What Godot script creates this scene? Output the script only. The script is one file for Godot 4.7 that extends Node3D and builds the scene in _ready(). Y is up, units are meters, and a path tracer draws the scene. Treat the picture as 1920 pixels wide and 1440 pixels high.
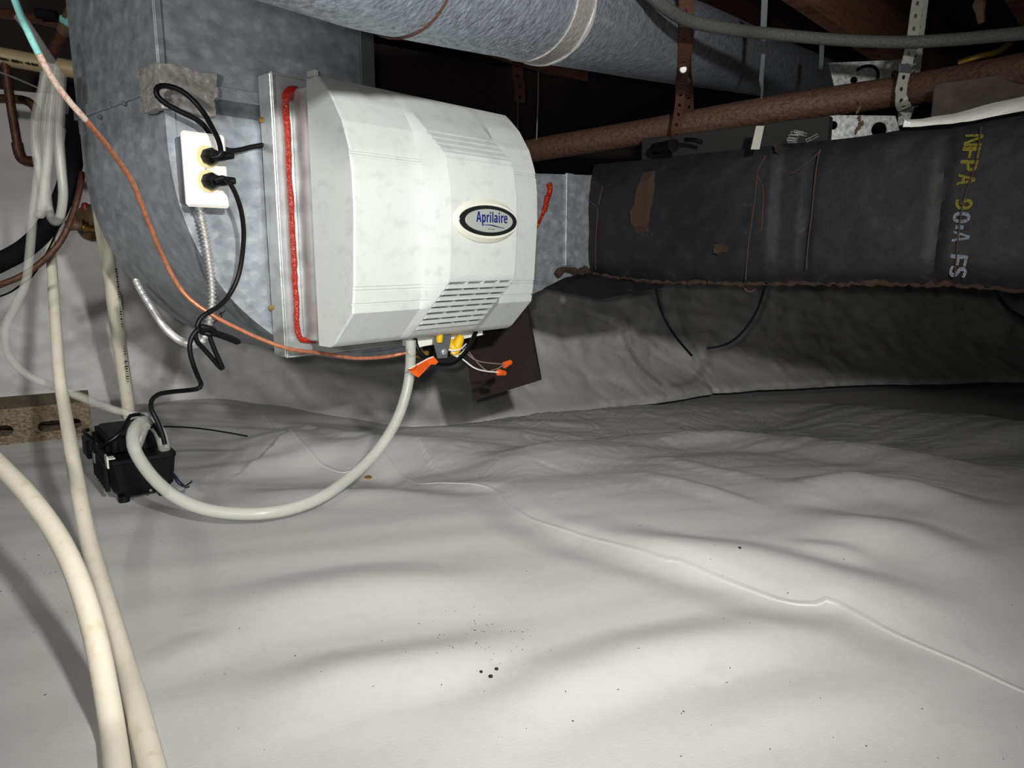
extends Node3D
# A crawl space: white ground liner, a white humidifier on a galvanized duct elbow, a black wrapped branch duct, pipes, hoses and cords.
const F := 1331.0            # focal length in pixels of the 1920 x 1440 frame
const EYE := Vector3(0, 0.36, 0)
const HO := Vector3(-0.3014, 0.4216, -1.07)   # origin of the humidifier's own axes
const T := Vector3(0.66913, 0, -0.74314)      # along its front, to the right and away
const N := Vector3(0.74314, 0, 0.66913)       # out of its front
const UP := Vector3.UP
var cp: float
var sp: float
var taken := {}
var mats := {}

# ---------------------------------------------------------------- measuring
func ray(px: float, py: float) -> Vector3:
	var u := (px - 960.0) / F
	var v := (py - 720.0) / F
	return Vector3(u, -v * cp - sp, v * sp - cp)

func P(px: float, py: float, z: float) -> Vector3:
	var d := ray(px, py)
	return EYE + d * (z / -d.z)

func pts(a: Array) -> PackedVector3Array:          # [[px, py, depth], ...]
	var o := PackedVector3Array()
	for q in a:
		o.append(P(q[0], q[1], q[2]))
	return o

func hit(px: float, py: float, o: Vector3, n: Vector3) -> Vector3:
	var d := ray(px, py)
	return EYE + d * ((o - EYE).dot(n) / d.dot(n))

func L(x: float, y: float, o: float) -> Vector3:
	return HO + T * x + UP * y + N * o

func on(px: float, py: float, off: float) -> Vector3:     # on a plane parallel to the humidifier's front
	return hit(px, py, HO + N * off, N)

func onl(a: Array) -> PackedVector3Array:          # [[px, py, off], ...]
	var o := PackedVector3Array()
	for q in a:
		o.append(on(q[0], q[1], q[2]))
	return o

func onx(px: float, py: float, x: float) -> Vector3:      # on a plane across it
	return hit(px, py, HO + T * x, T)

func loc(p: Vector3) -> Vector3:
	var q := p - HO
	return Vector3(q.dot(T), q.y, q.dot(N))

# ---------------------------------------------------------------- mesh building (counter-clockwise seen from outside)
class MB:
	var v := PackedVector3Array()
	var uv := PackedVector2Array()
	var cl := PackedColorArray()
	var tint := Color.WHITE
	var colored := false

	func tri(a: Vector3, b: Vector3, c: Vector3, ua := Vector2.ZERO, ub := Vector2.ZERO, uc := Vector2.ZERO) -> void:
		v.append(a); v.append(b); v.append(c)
		uv.append(ua); uv.append(ub); uv.append(uc)
		cl.append(tint); cl.append(tint); cl.append(tint)

	func quad(a: Vector3, b: Vector3, c: Vector3, d: Vector3, u0 := 0.0, u1 := 1.0, v0 := 0.0, v1 := 1.0) -> void:
		tri(a, b, c, Vector2(u0, v0), Vector2(u1, v0), Vector2(u1, v1))
		tri(a, c, d, Vector2(u0, v0), Vector2(u1, v1), Vector2(u0, v1))

	func face(p: Array, inside: Vector3) -> void:      # a convex face turned away from the inside point
		var n := Vector3.ZERO
		for i in p.size():
			var a: Vector3 = p[i]
			var b: Vector3 = p[(i + 1) % p.size()]
			n += (a - p[0]).cross(b - p[0])
		var flip: bool = n.dot(p[0] - inside) < 0.0
		for i in range(1, p.size() - 1):
			if flip:
				tri(p[0], p[i + 1], p[i])
			else:
				tri(p[0], p[i], p[i + 1])

	func slab(c: Vector3, ax: Vector3, ay: Vector3, az: Vector3, r := 0.0) -> void:   # box with half axes and chamfered edges
		var l := [ax.length(), ay.length(), az.length()]
		var e := [ax / l[0], ay / l[1], az / l[2]]
		var ins := func(sx: int, sy: int, sz: int, k: int) -> Vector3:
			var s := [sx, sy, sz]
			var p := c
			for i in 3:
				p += e[i] * (s[i] * (l[i] - (0.0 if i == k else r)))
			return p
		for k in 3:
			var i := (k + 1) % 3
			var j := (k + 2) % 3
			for s in [-1, 1]:
				var q := []
				for w in [[-1, -1], [1, -1], [1, 1], [-1, 1]]:
					var g := [0, 0, 0]
					g[k] = s; g[i] = w[0]; g[j] = w[1]
					q.append(ins.call(g[0], g[1], g[2], k))
				face(q, c)
		if r > 0.0:
			for k in 3:
				var i := (k + 1) % 3
				var j := (k + 2) % 3
				for a in [-1, 1]:
					for b in [-1, 1]:
						var g := [0, 0, 0]
						g[i] = a; g[j] = b
						var h := g.duplicate()
						g[k] = -1; h[k] = 1
						face([ins.call(g[0], g[1], g[2], i), ins.call(h[0], h[1], h[2], i), ins.call(h[0], h[1], h[2], j), ins.call(g[0], g[1], g[2], j)], c)
			for sx in [-1, 1]:
				for sy in [-1, 1]:
					for sz in [-1, 1]:
						face([ins.call(sx, sy, sz, 0), ins.call(sx, sy, sz, 1), ins.call(sx, sy, sz, 2)], c)

	func tube(p: PackedVector3Array, r, sides := 10, caps := true, squash := Vector3.ZERO) -> void:
		var n := p.size()
		if n < 2:
			return
		var rings := []
		var t0 := (p[1] - p[0]).normalized()
		var up := Vector3.UP if absf(t0.y) < 0.9 else Vector3.RIGHT
		var nn := t0.cross(up).normalized()
		for i in n:
			var t := (p[mini(i + 1, n - 1)] - p[maxi(i - 1, 0)]).normalized()
			nn = (nn - t * nn.dot(t)).normalized()
			var b := t.cross(nn)
			var rr: float = r if r is float else r[i]
			var ring := PackedVector3Array()
			for k in sides:
				var a := TAU * k / sides
				ring.append(p[i] + (nn * cos(a) + b * sin(a)) * rr)
			rings.append(ring)
		for i in n - 1:
			for k in sides:
				var m := (k + 1) % sides
				quad(rings[i][k], rings[i][m], rings[i + 1][m], rings[i + 1][k], float(k) / sides, float(k + 1) / sides, float(i) / n, float(i + 1) / n)
		if caps:
			for k in sides:
				var m := (k + 1) % sides
				tri(p[0], rings[0][m], rings[0][k])
				tri(p[n - 1], rings[n - 1][k], rings[n - 1][m])

	func lathe(o: Vector3, axis: Vector3, prof: Array, sides := 24) -> void:   # prof: [[radius, along], ...] from base to tip
		var a := axis.normalized()
		var x := a.cross(Vector3.UP if absf(a.y) < 0.9 else Vector3.RIGHT).normalized()
		var y := a.cross(x)
		for i in prof.size() - 1:
			for k in sides:
				var c0 := x * cos(TAU * k / sides) + y * sin(TAU * k / sides)
				var c1 := x * cos(TAU * (k + 1) / sides) + y * sin(TAU * (k + 1) / sides)
				var p0: Vector3 = o + a * prof[i][1]
				var p1: Vector3 = o + a * prof[i + 1][1]
				var q := [p0 + c0 * prof[i][0], p0 + c1 * prof[i][0], p1 + c1 * prof[i + 1][0], p1 + c0 * prof[i + 1][0]]
				if prof[i][0] < 1e-6:
					tri(q[0], q[2], q[3])
				elif prof[i + 1][0] < 1e-6:
					tri(q[0], q[1], q[2])
				else:
					quad(q[0], q[1], q[2], q[3])

	func prism(poly: PackedVector2Array, o: Vector3, ax: Vector3, ay: Vector3, az: Vector3) -> void:   # polygon in ax, ay pushed along az
		var p := poly
		if Geometry2D.is_polygon_clockwise(p):
			p = p.duplicate(); p.reverse()
		var flip := ax.cross(ay).dot(az) < 0.0
		var ix := Geometry2D.triangulate_polygon(p)
		var at := func(q: Vector2, k: float) -> Vector3: return o + ax * q.x + ay * q.y + az * k
		for i in range(0, ix.size(), 3):
			var t := [p[ix[i]], p[ix[i + 1]], p[ix[i + 2]]]
			if (t[1] - t[0]).cross(t[2] - t[0]) < 0.0:
				t.reverse()
			if flip:
				t.reverse()
			tri(at.call(t[0], 1.0), at.call(t[1], 1.0), at.call(t[2], 1.0))
			tri(at.call(t[0], 0.0), at.call(t[2], 0.0), at.call(t[1], 0.0))
		for i in p.size():
			var a: Vector2 = p[i]
			var b: Vector2 = p[(i + 1) % p.size()]
			if flip:
				quad(at.call(b, 0.0), at.call(a, 0.0), at.call(a, 1.0), at.call(b, 1.0))
			else:
				quad(at.call(a, 0.0), at.call(b, 0.0), at.call(b, 1.0), at.call(a, 1.0))

	func strap(path: PackedVector3Array, across: Vector3, width: float, pitch: float, hole: float, thick: float) -> void:   # a strip along a path with a row of round holes
		var c := Curve3D.new()
		c.bake_interval = 0.002
		for q in path:
			c.add_point(q)
		var ln := c.get_baked_length()
		var cells := maxi(int(ln / pitch), 1)
		var h := width / 2.0
		var at := func(s: float, w: float, k: float) -> Vector3:
			var p := c.sample_baked(clampf(s, 0.0, ln))
			var t := (c.sample_baked(clampf(s + 0.004, 0.0, ln)) - c.sample_baked(clampf(s - 0.004, 0.0, ln))).normalized()
			var x := (across - t * across.dot(t)).normalized()
			return p + x * w + t.cross(x) * k
		for i in cells:
			var s0 := ln * i / cells
			var hl := ln / cells / 2.0
			for k in 16:
				var q := []
				for m in [k, k + 1]:
					var a = TAU * m / 16.0
					var ca := cos(a)
					var sa := sin(a)
					var far := minf(hl / maxf(absf(ca), 1e-5), h / maxf(absf(sa), 1e-5))
					q.append(Vector2(s0 + hl + ca * hole, sa * hole))
					q.append(Vector2(s0 + hl + ca * far, sa * far))
				for side in [1.0, -1.0]:
					var w := []
					for p in [q[0], q[1], q[3], q[2]]:
						w.append(at.call(p.x, p.y, side * thick / 2.0))
					if side > 0.0:
						quad(w[0], w[1], w[2], w[3])
					else:
						quad(w[0], w[3], w[2], w[1])
				quad(at.call(q[0].x, q[0].y, thick / 2), at.call(q[2].x, q[2].y, thick / 2), at.call(q[2].x, q[2].y, -thick / 2), at.call(q[0].x, q[0].y, -thick / 2))
			for sd in [-1.0, 1.0]:
				var a0: Vector3 = at.call(s0, h * sd, thick / 2)
				var a1: Vector3 = at.call(s0 + 2 * hl, h * sd, thick / 2)
				var b1: Vector3 = at.call(s0 + 2 * hl, h * sd, -thick / 2)
				var b0: Vector3 = at.call(s0, h * sd, -thick / 2)
				if sd > 0:
					quad(a0, b0, b1, a1)
				else:
					quad(a0, a1, b1, b0)

	func done(o: Vector3, angle := 40.0) -> ArrayMesh:
		var n := v.size()
		var fn := PackedVector3Array()
		fn.resize(n / 3)
		var near := {}
		for f in n / 3:
			fn[f] = (v[3 * f + 1] - v[3 * f]).cross(v[3 * f + 2] - v[3 * f])
			for k in 3:
				var key := Vector3i((v[3 * f + k] * 20000.0).round())
				if near.has(key):
					near[key].append(f)
				else:
					near[key] = PackedInt32Array([f])
		var lim := cos(deg_to_rad(angle))
		var un := PackedVector3Array()
		un.resize(fn.size())
		for f in fn.size():
			un[f] = fn[f].normalized()
		var pv := PackedVector3Array(); pv.resize(n)
		var pn := PackedVector3Array(); pn.resize(n)
		var pu := PackedVector2Array(); pu.resize(n)
		var pc := PackedColorArray(); pc.resize(n)
		for f in n / 3:
			for k in 3:
				var i := 3 * f + k
				var s := Vector3.ZERO
				for g in near[Vector3i((v[i] * 20000.0).round())]:
					if un[g].dot(un[f]) >= lim:
						s += fn[g]
				var j := 3 * f + (2 - k)          # Godot's front faces run clockwise
				pv[j] = v[i] - o
				pn[j] = s.normalized() if s.length_squared() > 1e-24 else Vector3.UP
				pu[j] = uv[i]
				pc[j] = cl[i]
		var a := []
		a.resize(Mesh.ARRAY_MAX)
		a[Mesh.ARRAY_VERTEX] = pv
		a[Mesh.ARRAY_NORMAL] = pn
		a[Mesh.ARRAY_TEX_UV] = pu
		if colored:
			a[Mesh.ARRAY_COLOR] = pc
		var m := ArrayMesh.new()
		m.add_surface_from_arrays(Mesh.PRIMITIVE_TRIANGLES, a)
		return m

func smooth(p: PackedVector3Array, step := 0.008) -> PackedVector3Array:      # a Catmull-Rom line through the points
	var o := PackedVector3Array()
	var n := p.size()
	for i in n - 1:
		var a := p[maxi(i - 1, 0)]
		var b := p[i]
		var c := p[i + 1]
		var d := p[mini(i + 2, n - 1)]
		var k := maxi(2, int(b.distance_to(c) / step))
		for j in k:
			o.append(b.cubic_interpolate(c, a, d, float(j) / k))
	o.append(p[n - 1])
	return o

# ---------------------------------------------------------------- naming and adding
func numbered(s: String) -> String:
	var k: int = taken.get(s, 0)
	taken[s] = k + 1
	return s if k == 0 else "%s_%03d" % [s, k]

func tag(o: Node, label: String, category: String, group := "", kind := "") -> Node:
	if label: o.set_meta("label", label)
	if category: o.set_meta("category", category)
	if group: o.set_meta("group", group)
	if kind: o.set_meta("kind", kind)
	return o

func thing(called: String, at: Vector3, label: String, category: String, group := "") -> Node3D:
	var o := Node3D.new()
	o.name = numbered(called)
	o.position = at
	add_child(o)
	tag(o, label, category, group)
	return o

func sub_thing(parent: Node3D, called: String, at: Vector3, label := "") -> Node3D:      # a part that has parts of its own
	var o := Node3D.new()
	o.name = called
	o.position = at - origin(parent)
	parent.add_child(o, true)
	if label:
		o.set_meta("label", label)
	return o

func origin(o: Node3D) -> Vector3:
	var p := Vector3.ZERO
	var q: Node = o
	while q is Node3D and q != self:
		p += q.position
		q = q.get_parent()
	return p

func part(parent: Node3D, called: String, b: MB, m: Material, angle := 40.0, label := "") -> MeshInstance3D:   # shapes are given in the room's axes
	var o := MeshInstance3D.new()
	o.name = called
	o.mesh = b.done(origin(parent), angle)
	o.material_override = m
	parent.add_child(o, true)
	if label:
		o.set_meta("label", label)
	return o

func one(called: String, at: Vector3, b: MB, m: Material, label: String, category: String, group := "", angle := 40.0) -> MeshInstance3D:   # a thing that is one mesh
	var o := MeshInstance3D.new()
	o.name = numbered(called)
	o.position = at
	o.mesh = b.done(at, angle)
	o.material_override = m
	add_child(o)
	tag(o, label, category, group)
	return o

func structure(called: String, b: MB, m: Material, label: String, category: String) -> MeshInstance3D:
	var o := one(called, Vector3.ZERO, b, m, label, category)
	o.set_meta("kind", "structure")
	return o

# ---------------------------------------------------------------- materials
func noise_tex(sd: int, freq: float, ramp: Array, oct := 4, size := 512, kind := FastNoiseLite.TYPE_SIMPLEX_SMOOTH, normal := 0.0) -> NoiseTexture2D:
	var n := FastNoiseLite.new()
	n.seed = sd
	n.noise_type = kind
	n.frequency = freq
	n.fractal_octaves = oct
	if kind == FastNoiseLite.TYPE_CELLULAR:
		n.cellular_return_type = FastNoiseLite.RETURN_CELL_VALUE
		n.fractal_type = FastNoiseLite.FRACTAL_NONE
	var t := NoiseTexture2D.new()
	t.width = size
	t.height = size
	t.seamless = true
	t.noise = n
	if normal > 0.0:
		t.as_normal_map = true
		t.bump_strength = normal
	elif ramp.size():
		var g := Gradient.new()
		var off := PackedFloat32Array()
		var col := PackedColorArray()
		for r in ramp:
			off.append(r[0])
			col.append(r[1])
		g.offsets = off
		g.colors = col
		t.color_ramp = g
	return t

func mat(called: String, c: Color, rough: float, metal := 0.0, opt := {}) -> StandardMaterial3D:
	var m := StandardMaterial3D.new()
	m.resource_name = called
	m.albedo_color = c
	m.roughness = rough
	m.metallic = metal
	m.metallic_specular = opt.get("spec", 0.5)
	if opt.has("tex"):
		m.albedo_texture = opt.tex
	if opt.has("tri"):
		m.uv1_triplanar = true
		m.uv1_world_triplanar = true
		m.uv1_scale = opt.tri if opt.tri is Vector3 else Vector3.ONE * opt.tri
	if opt.has("bump"):
		m.heightmap_enabled = true
		m.heightmap_texture = opt.bump
		m.heightmap_scale = opt.get("height", 0.1)
	if opt.has("detail"):
		m.detail_enabled = true
		m.detail_blend_mode = BaseMaterial3D.BLEND_MODE_MUL
		m.detail_albedo = opt.detail
		m.detail_mask = opt.get("mask", null)
	if opt.has("alpha"):
		m.transparency = BaseMaterial3D.TRANSPARENCY_ALPHA
		m.albedo_color.a = opt.alpha
	if opt.has("vc"):
		m.vertex_color_use_as_albedo = true
	mats[called] = m
	return m

func g(v: float) -> Color:
	return Color(v, v, v)

# ---------------------------------------------------------------- the ground
var fx := PackedFloat32Array()
var fz := PackedFloat32Array()
var fh := PackedFloat32Array()

func fall(u: float, w: float) -> float:      # the ground sinks away beyond the pump and again before the far wall
	return 0.095 * smoothstep(0.95, 1.85, -w) * smoothstep(-0.85, -0.25, u) + 0.09 * smoothstep(1.6, 2.55, -w) * smoothstep(-0.55, 0.1, u)

func ground_pt(px: float, py: float) -> Vector2:
	var d := ray(px, py)
	var k := -EYE.y / d.y
	for i in 4:
		k = (-fall(d.x * k, d.z * k) * 0.8 - EYE.y) / d.y
	return Vector2(d.x * k, d.z * k)

func wrinkle(line: Array, amp: float, front: float, back: float, raw := false) -> void:     # a fold: rises over «front» towards the line, falls over «back» beyond it
	var p := PackedVector2Array()
	for q in line:
		p.append(Vector2(q[0], q[1]) if raw else ground_pt(q[0], q[1]))
	var reach := maxf(front, back)
	var lo := p[0]
	var hi := p[0]
	var acc := PackedFloat32Array([0.0])
	for i in p.size():
		lo = lo.min(p[i])
		hi = hi.max(p[i])
		if i:
			acc.append(acc[i - 1] + p[i].distance_to(p[i - 1]))
	var total := acc[acc.size() - 1]
	var fade := minf(0.22, total * 0.4)
	var nx := fx.size()
	for j in fz.size():
		if fz[j] < lo.y - reach or fz[j] > hi.y + reach:
			continue
		for i in nx:
			var x := fx[i]
			if x < lo.x - reach or x > hi.x + reach:
				continue
			var q := Vector2(x, fz[j])
			var best := 1e9
			var side := 1.0
			var s := 0.0
			for k in p.size() - 1:
				var ab := p[k + 1] - p[k]
				var tt := clampf((q - p[k]).dot(ab) / ab.length_squared(), 0.0, 1.0)
				var df := q - (p[k] + ab * tt)
				var d := df.length_squared()
				if d < best:
					best = d
					side = ab.cross(df)
					s = acc[k] + tt * ab.length()
			var dist := sqrt(best)
			var w := back if side < 0.0 else front       # lines run left to right, so beyond is on their left
			if dist > w:
				continue
			var t := 1.0 - dist / w
			var e := smoothstep(0.0, fade, s) * smoothstep(0.0, fade, total - s)
			fh[j * nx + i] += amp * t * t * (3.0 - 2.0 * t) * e

func build_ground() -> void:
	var z := -0.18
	while z > -3.1:
		fz.append(z)
		z -= 0.0035 + 0.0042 * absf(z + 0.3)
	var x := -1.9
	while x < 2.9:
		fx.append(x)
		x += 0.0055 + 0.006 * clampf(absf(x - 0.1) - 0.5, 0.0, 1.5)
	var nx := fx.size()
	fh.resize(nx * fz.size())
	var a := FastNoiseLite.new()
	a.seed = 11; a.frequency = 1.0; a.fractal_octaves = 2
	var b := FastNoiseLite.new()
	b.seed = 5; b.frequency = 1.0; b.fractal_octaves = 2
	for j in fz.size():
		for i in nx:
			var u := fx[i]
			var w := fz[j]
			var far := clampf((-w - 0.9) / 0.9, 0.0, 1.0)
			# long soft folds that run across the view, turning a little downhill to the right
			var q := u * 0.34 + w * 0.94
			var r := u * 0.94 - w * 0.34
			var h := 0.0035 * a.get_noise_2d(q * 5.5, r * 1.3) * (1.0 + 1.3 * far)
			h += 0.0012 * b.get_noise_2d(q * 22.0 + 40.0, r * 6.0) * (0.08 + far)
			h -= fall(u, w)
			var cr := 1.0 - absf(b.get_noise_2d(q * 11.0 + 3.0 * b.get_noise_2d(u * 4.0, w * 4.0), r * 3.2 + 17.0)) * 3.0
			h += 0.003 * maxf(0.0, cr) * cr * far * smoothstep(-0.5, 0.1, u)
			h += 0.012 * b.get_noise_2d(u * 0.9, w * 0.9 + 9.0)
			fh[j * nx + i] = h
	# the folds that the photograph shows, as lines from left to right
	wrinkle([[235, 1187], [356, 1169], [512, 1134], [686, 1100], [840, 1088], [1000, 1040]], 0.0115, 0.09, 0.075)
	wrinkle([[200, 1290], [262, 1262], [356, 1225], [470, 1195]], 0.0035, 0.05, 0.04)
	wrinkle([[330, 1385], [500, 1330], [650, 1275], [840, 1240], [930, 1215], [1060, 1190]], 0.009, 0.06, 0.06)
	wrinkle([[700, 1450], [900, 1365], [1050, 1280], [1200, 1225], [1400, 1190], [1500, 1160], [1580, 1140]], 0.010, 0.06, 0.06)
	wrinkle([[1000, 985], [1100, 990], [1220, 1020], [1300, 1038], [1420, 1055], [1523, 1075], [1610, 1096], [1731, 1134], [1930, 1205]], 0.014, 0.07, 0.07)
	wrinkle([[1440, 960], [1560, 978], [1700, 1003], [1780, 1035], [1930, 1075]], 0.015, 0.09, 0.08)
	wrinkle([[1460, 1023], [1560, 1027], [1660, 1040]], 0.005, 0.04, 0.03)
	wrinkle([[1380, 905], [1510, 912], [1600, 902], [1700, 914], [1800, 937], [1930, 968]], 0.019, 0.1, 0.07)
	wrinkle([[900, 890], [960, 870], [1090, 846], [1212, 824], [1340, 822], [1494, 828], [1535, 836], [1670, 852], [1806, 871], [1900, 884]], 0.030, 0.16, 0.10)
	wrinkle([[400, 818], [560, 832], [700, 848], [853, 827], [994, 804], [1056, 792], [1212, 776], [1337, 766], [1490, 764], [1563, 769], [1644, 782], [1780, 799], [1915, 820], [2100, 850]], 0.055, 0.34, 0.30)
	wrinkle([[400, 877], [520, 868], [628, 856], [690, 852]], 0.006, 0.06, 0.05)
	wrinkle([[430, 905], [600, 920], [800, 928], [860, 920]], 0.006, 0.07, 0.05)
	wrinkle([[1180, 880], [1280, 900], [1400, 935], [1460, 960]], 0.006, 0.05, 0.03)
	wrinkle([[1200, 850], [1300, 870], [1400, 890], [1500, 900]], 0.005, 0.05, 0.04)
	wrinkle([[940, 765], [1080, 750], [1200, 735]], 0.010, 0.10, 0.08)
	wrinkle([[1250, 1395], [1500, 1330], [1700, 1320], [1930, 1360]], 0.004, 0.06, 0.06)
	wrinkle([[1310, 1265], [1350, 1262], [1375, 1275]], 0.0012, 0.02, 0.012)
	# the lapped seam: a narrow crease, its far lip raised
	var seam := [[473, 765], [500, 787], [559, 821], [623, 852], [661, 853], [707, 875], [765, 900], [798, 907], [915, 916], [961, 954], [998, 977], [1090, 1010], [1232, 1055], [1271, 1066], [1400, 1110], [1476, 1132], [1530, 1137], [1566, 1138], [1698, 1201], [1920, 1299], [2000, 1335]]
	wrinkle([[400, 866], [520, 874], [680, 880], [820, 876], [930, 862]], -0.034, 0.17, 0.15)
	wrinkle(seam, -0.0085, 0.065, 0.045)
	wrinkle([[1160, 740], [1120, 745], [1080, 768], [1020, 792], [950, 806]], 0.004, 0.012, 0.02)
	# draw up to the wall
	var at := []
	var m := MB.new()
	var pv := PackedVector3Array(); pv.resize(nx * fz.size())
	var pn := PackedVector3Array(); pn.resize(nx * fz.size())
	for j in fz.size():
		for i in nx:
			pv[j * nx + i] = Vector3(fx[i], fh[j * nx + i], fz[j])
	for j in fz.size():
		for i in nx:
			var i0 := maxi(i - 1, 0)
			var i1 := mini(i + 1, nx - 1)
			var j0 := maxi(j - 1, 0)
			var j1 := mini(j + 1, fz.size() - 1)
			pn[j * nx + i] = (pv[j0 * nx + i] - pv[j1 * nx + i]).cross(pv[j * nx + i1] - pv[j * nx + i0]).normalized()
	var ix := PackedInt32Array()
	for j in fz.size() - 1:
		for i in nx - 1:
			var k := j * nx + i
			ix.append_array([k, k + nx, k + nx + 1, k, k + nx + 1, k + 1])
	var ar := []
	ar.resize(Mesh.ARRAY_MAX)
	ar[Mesh.ARRAY_VERTEX] = pv
	ar[Mesh.ARRAY_NORMAL] = pn
	ar[Mesh.ARRAY_INDEX] = ix
	var me := ArrayMesh.new()
	me.add_surface_from_arrays(Mesh.PRIMITIVE_TRIANGLES, ar)
	var o := MeshInstance3D.new()
	o.name = "floor"
	o.mesh = me
	o.material_override = mats.liner
	add_child(o)
	for line in [seam, [[955, 808], [1020, 792], [1060, 777], [1090, 757], [1125, 741], [1172, 727]]]:
		var lap := PackedVector3Array()
		for q in line:
			lap.append(on_ground(q[0], q[1]))
		lap = smooth(lap, 0.006)
		var lb := MB.new()
		for i in lap.size() - 1:
			var row := []
			for k in 2:
				var p := lap[i + k]
				var d := (lap[mini(i + k + 1, lap.size() - 1)] - lap[maxi(i + k - 1, 0)])
				d.y = 0.0
				d = d.normalized()
				var w := Vector3(d.z, 0, -d.x)           # beyond the lap
				var e := smoothstep(0.0, 0.12, float(i + k) / lap.size())
				for f in [[-0.0009, -0.0008], [-0.0003, 0.0011], [0.0006, 0.0014], [0.004, 0.0009], [0.010, -0.0010]]:
					var c := p + w * float(f[0])
					c.y = ground(c.x, c.z) + float(f[1]) * e
					row.append(c)
			for f in 4:
				lb.quad(row[f], row[5 + f], row[6 + f], row[f + 1])
		part(o, "lapped_edge", lb, mats.liner, 60.0)
	tag(o, "wrinkled white plastic ground liner covering the whole crawl space floor", "floor", "", "structure")

func ground(x: float, z: float) -> float:
	var i := clampi(fx.bsearch(x) - 1, 0, fx.size() - 2)
	var j := 0
	while j < fz.size() - 2 and fz[j + 1] > z:
		j += 1
	var u := clampf((x - fx[i]) / (fx[i + 1] - fx[i]), 0, 1)
	var w := clampf((z - fz[j]) / (fz[j + 1] - fz[j]), 0, 1)
	var n := fx.size()
	return lerpf(lerpf(fh[j * n + i], fh[j * n + i + 1], u), lerpf(fh[(j + 1) * n + i], fh[(j + 1) * n + i + 1], u), w)

func lift(p: PackedVector3Array, r: float) -> PackedVector3Array:      # keeps a line that lies on the liner from sinking into it
	var o := p.duplicate()
	for i in o.size():
		for k in 4:
			var y := ground(o[i].x, o[i].z) + r
			if o[i].y < y:
				o[i] = EYE + (o[i] - EYE) * ((EYE.y - y) / (EYE.y - o[i].y))
	return o

func on_ground(px: float, py: float) -> Vector3:
	var q := ground_pt(px, py)
	for k in 3:
		var d := ray(px, py)
		var s := (ground(q.x, q.y) - EYE.y) / d.y
		q = Vector2(d.x * s, d.z * s)
	return Vector3(q.x, ground(q.x, q.y), q.y)

# ---------------------------------------------------------------- the scene
func _ready() -> void:
	var pitch := atan(240.0 / F)
	cp = cos(pitch)
	sp = sin(pitch)
	var cam := Camera3D.new()
	cam.name = "camera"
	cam.position = EYE
	cam.rotation.x = -pitch
	cam.fov = rad_to_deg(2.0 * atan(720.0 / F))
	cam.near = 0.02
	cam.current = true
	add_child(cam)
	var env := Environment.new()
	env.background_mode = Environment.BG_COLOR
	env.background_color = Color.BLACK
	env.tonemap_mode = Environment.TONE_MAPPER_LINEAR
	env.tonemap_exposure = 1.58
	env.sdfgi_enabled = true
	env.ssao_enabled = true
	env.ssil_enabled = true
	var we := WorldEnvironment.new()
	we.name = "world"
	we.environment = env
	add_child(we)
	# the photographer's flash beside the lens, and a work lamp further back on the left
	add_lamp("flash", Vector3(-0.025, 0.385, 0.0), Vector3(-0.05, 0.2, -1.0), 0.19, 60.0, 1.0, 0.012, Color(1.0, 0.985, 0.955))
	add_lamp("head_lamp", Vector3(0.27, 0.67, 0.06), Vector3(-0.06, 0.29, -1.1), 1.15, 51.0, 1.0, 0.03, Color(1.0, 0.985, 0.96))
	add_lamp("side_lamp", Vector3(-0.60, 0.68, 0.34), Vector3(-0.70, 0.46, -1.5), 0.66, 34.0, 1.0, 0.05, Color(1.0, 0.985, 0.96))
	make_materials()
	build_room()
	build_plenum()
	build_humidifier()
	build_black_duct()
	build_overhead()
	build_left()
	build_pump()
	build_cords()
	build_small()

func add_lamp(called: String, at: Vector3, to: Vector3, energy: float, cone: float, soft: float, size: float, c: Color) -> void:
	var l := SpotLight3D.new()
	l.name = called
	l.position = at
	l.look_at_from_position(at, to, Vector3.UP)
	l.light_color = c
	l.light_energy = energy
	l.light_size = size
	l.spot_angle = cone
	l.spot_angle_attenuation = soft
	l.spot_range = 12.0
	l.spot_attenuation = 2.0
	l.shadow_enabled = true
	add_child(l)

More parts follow.
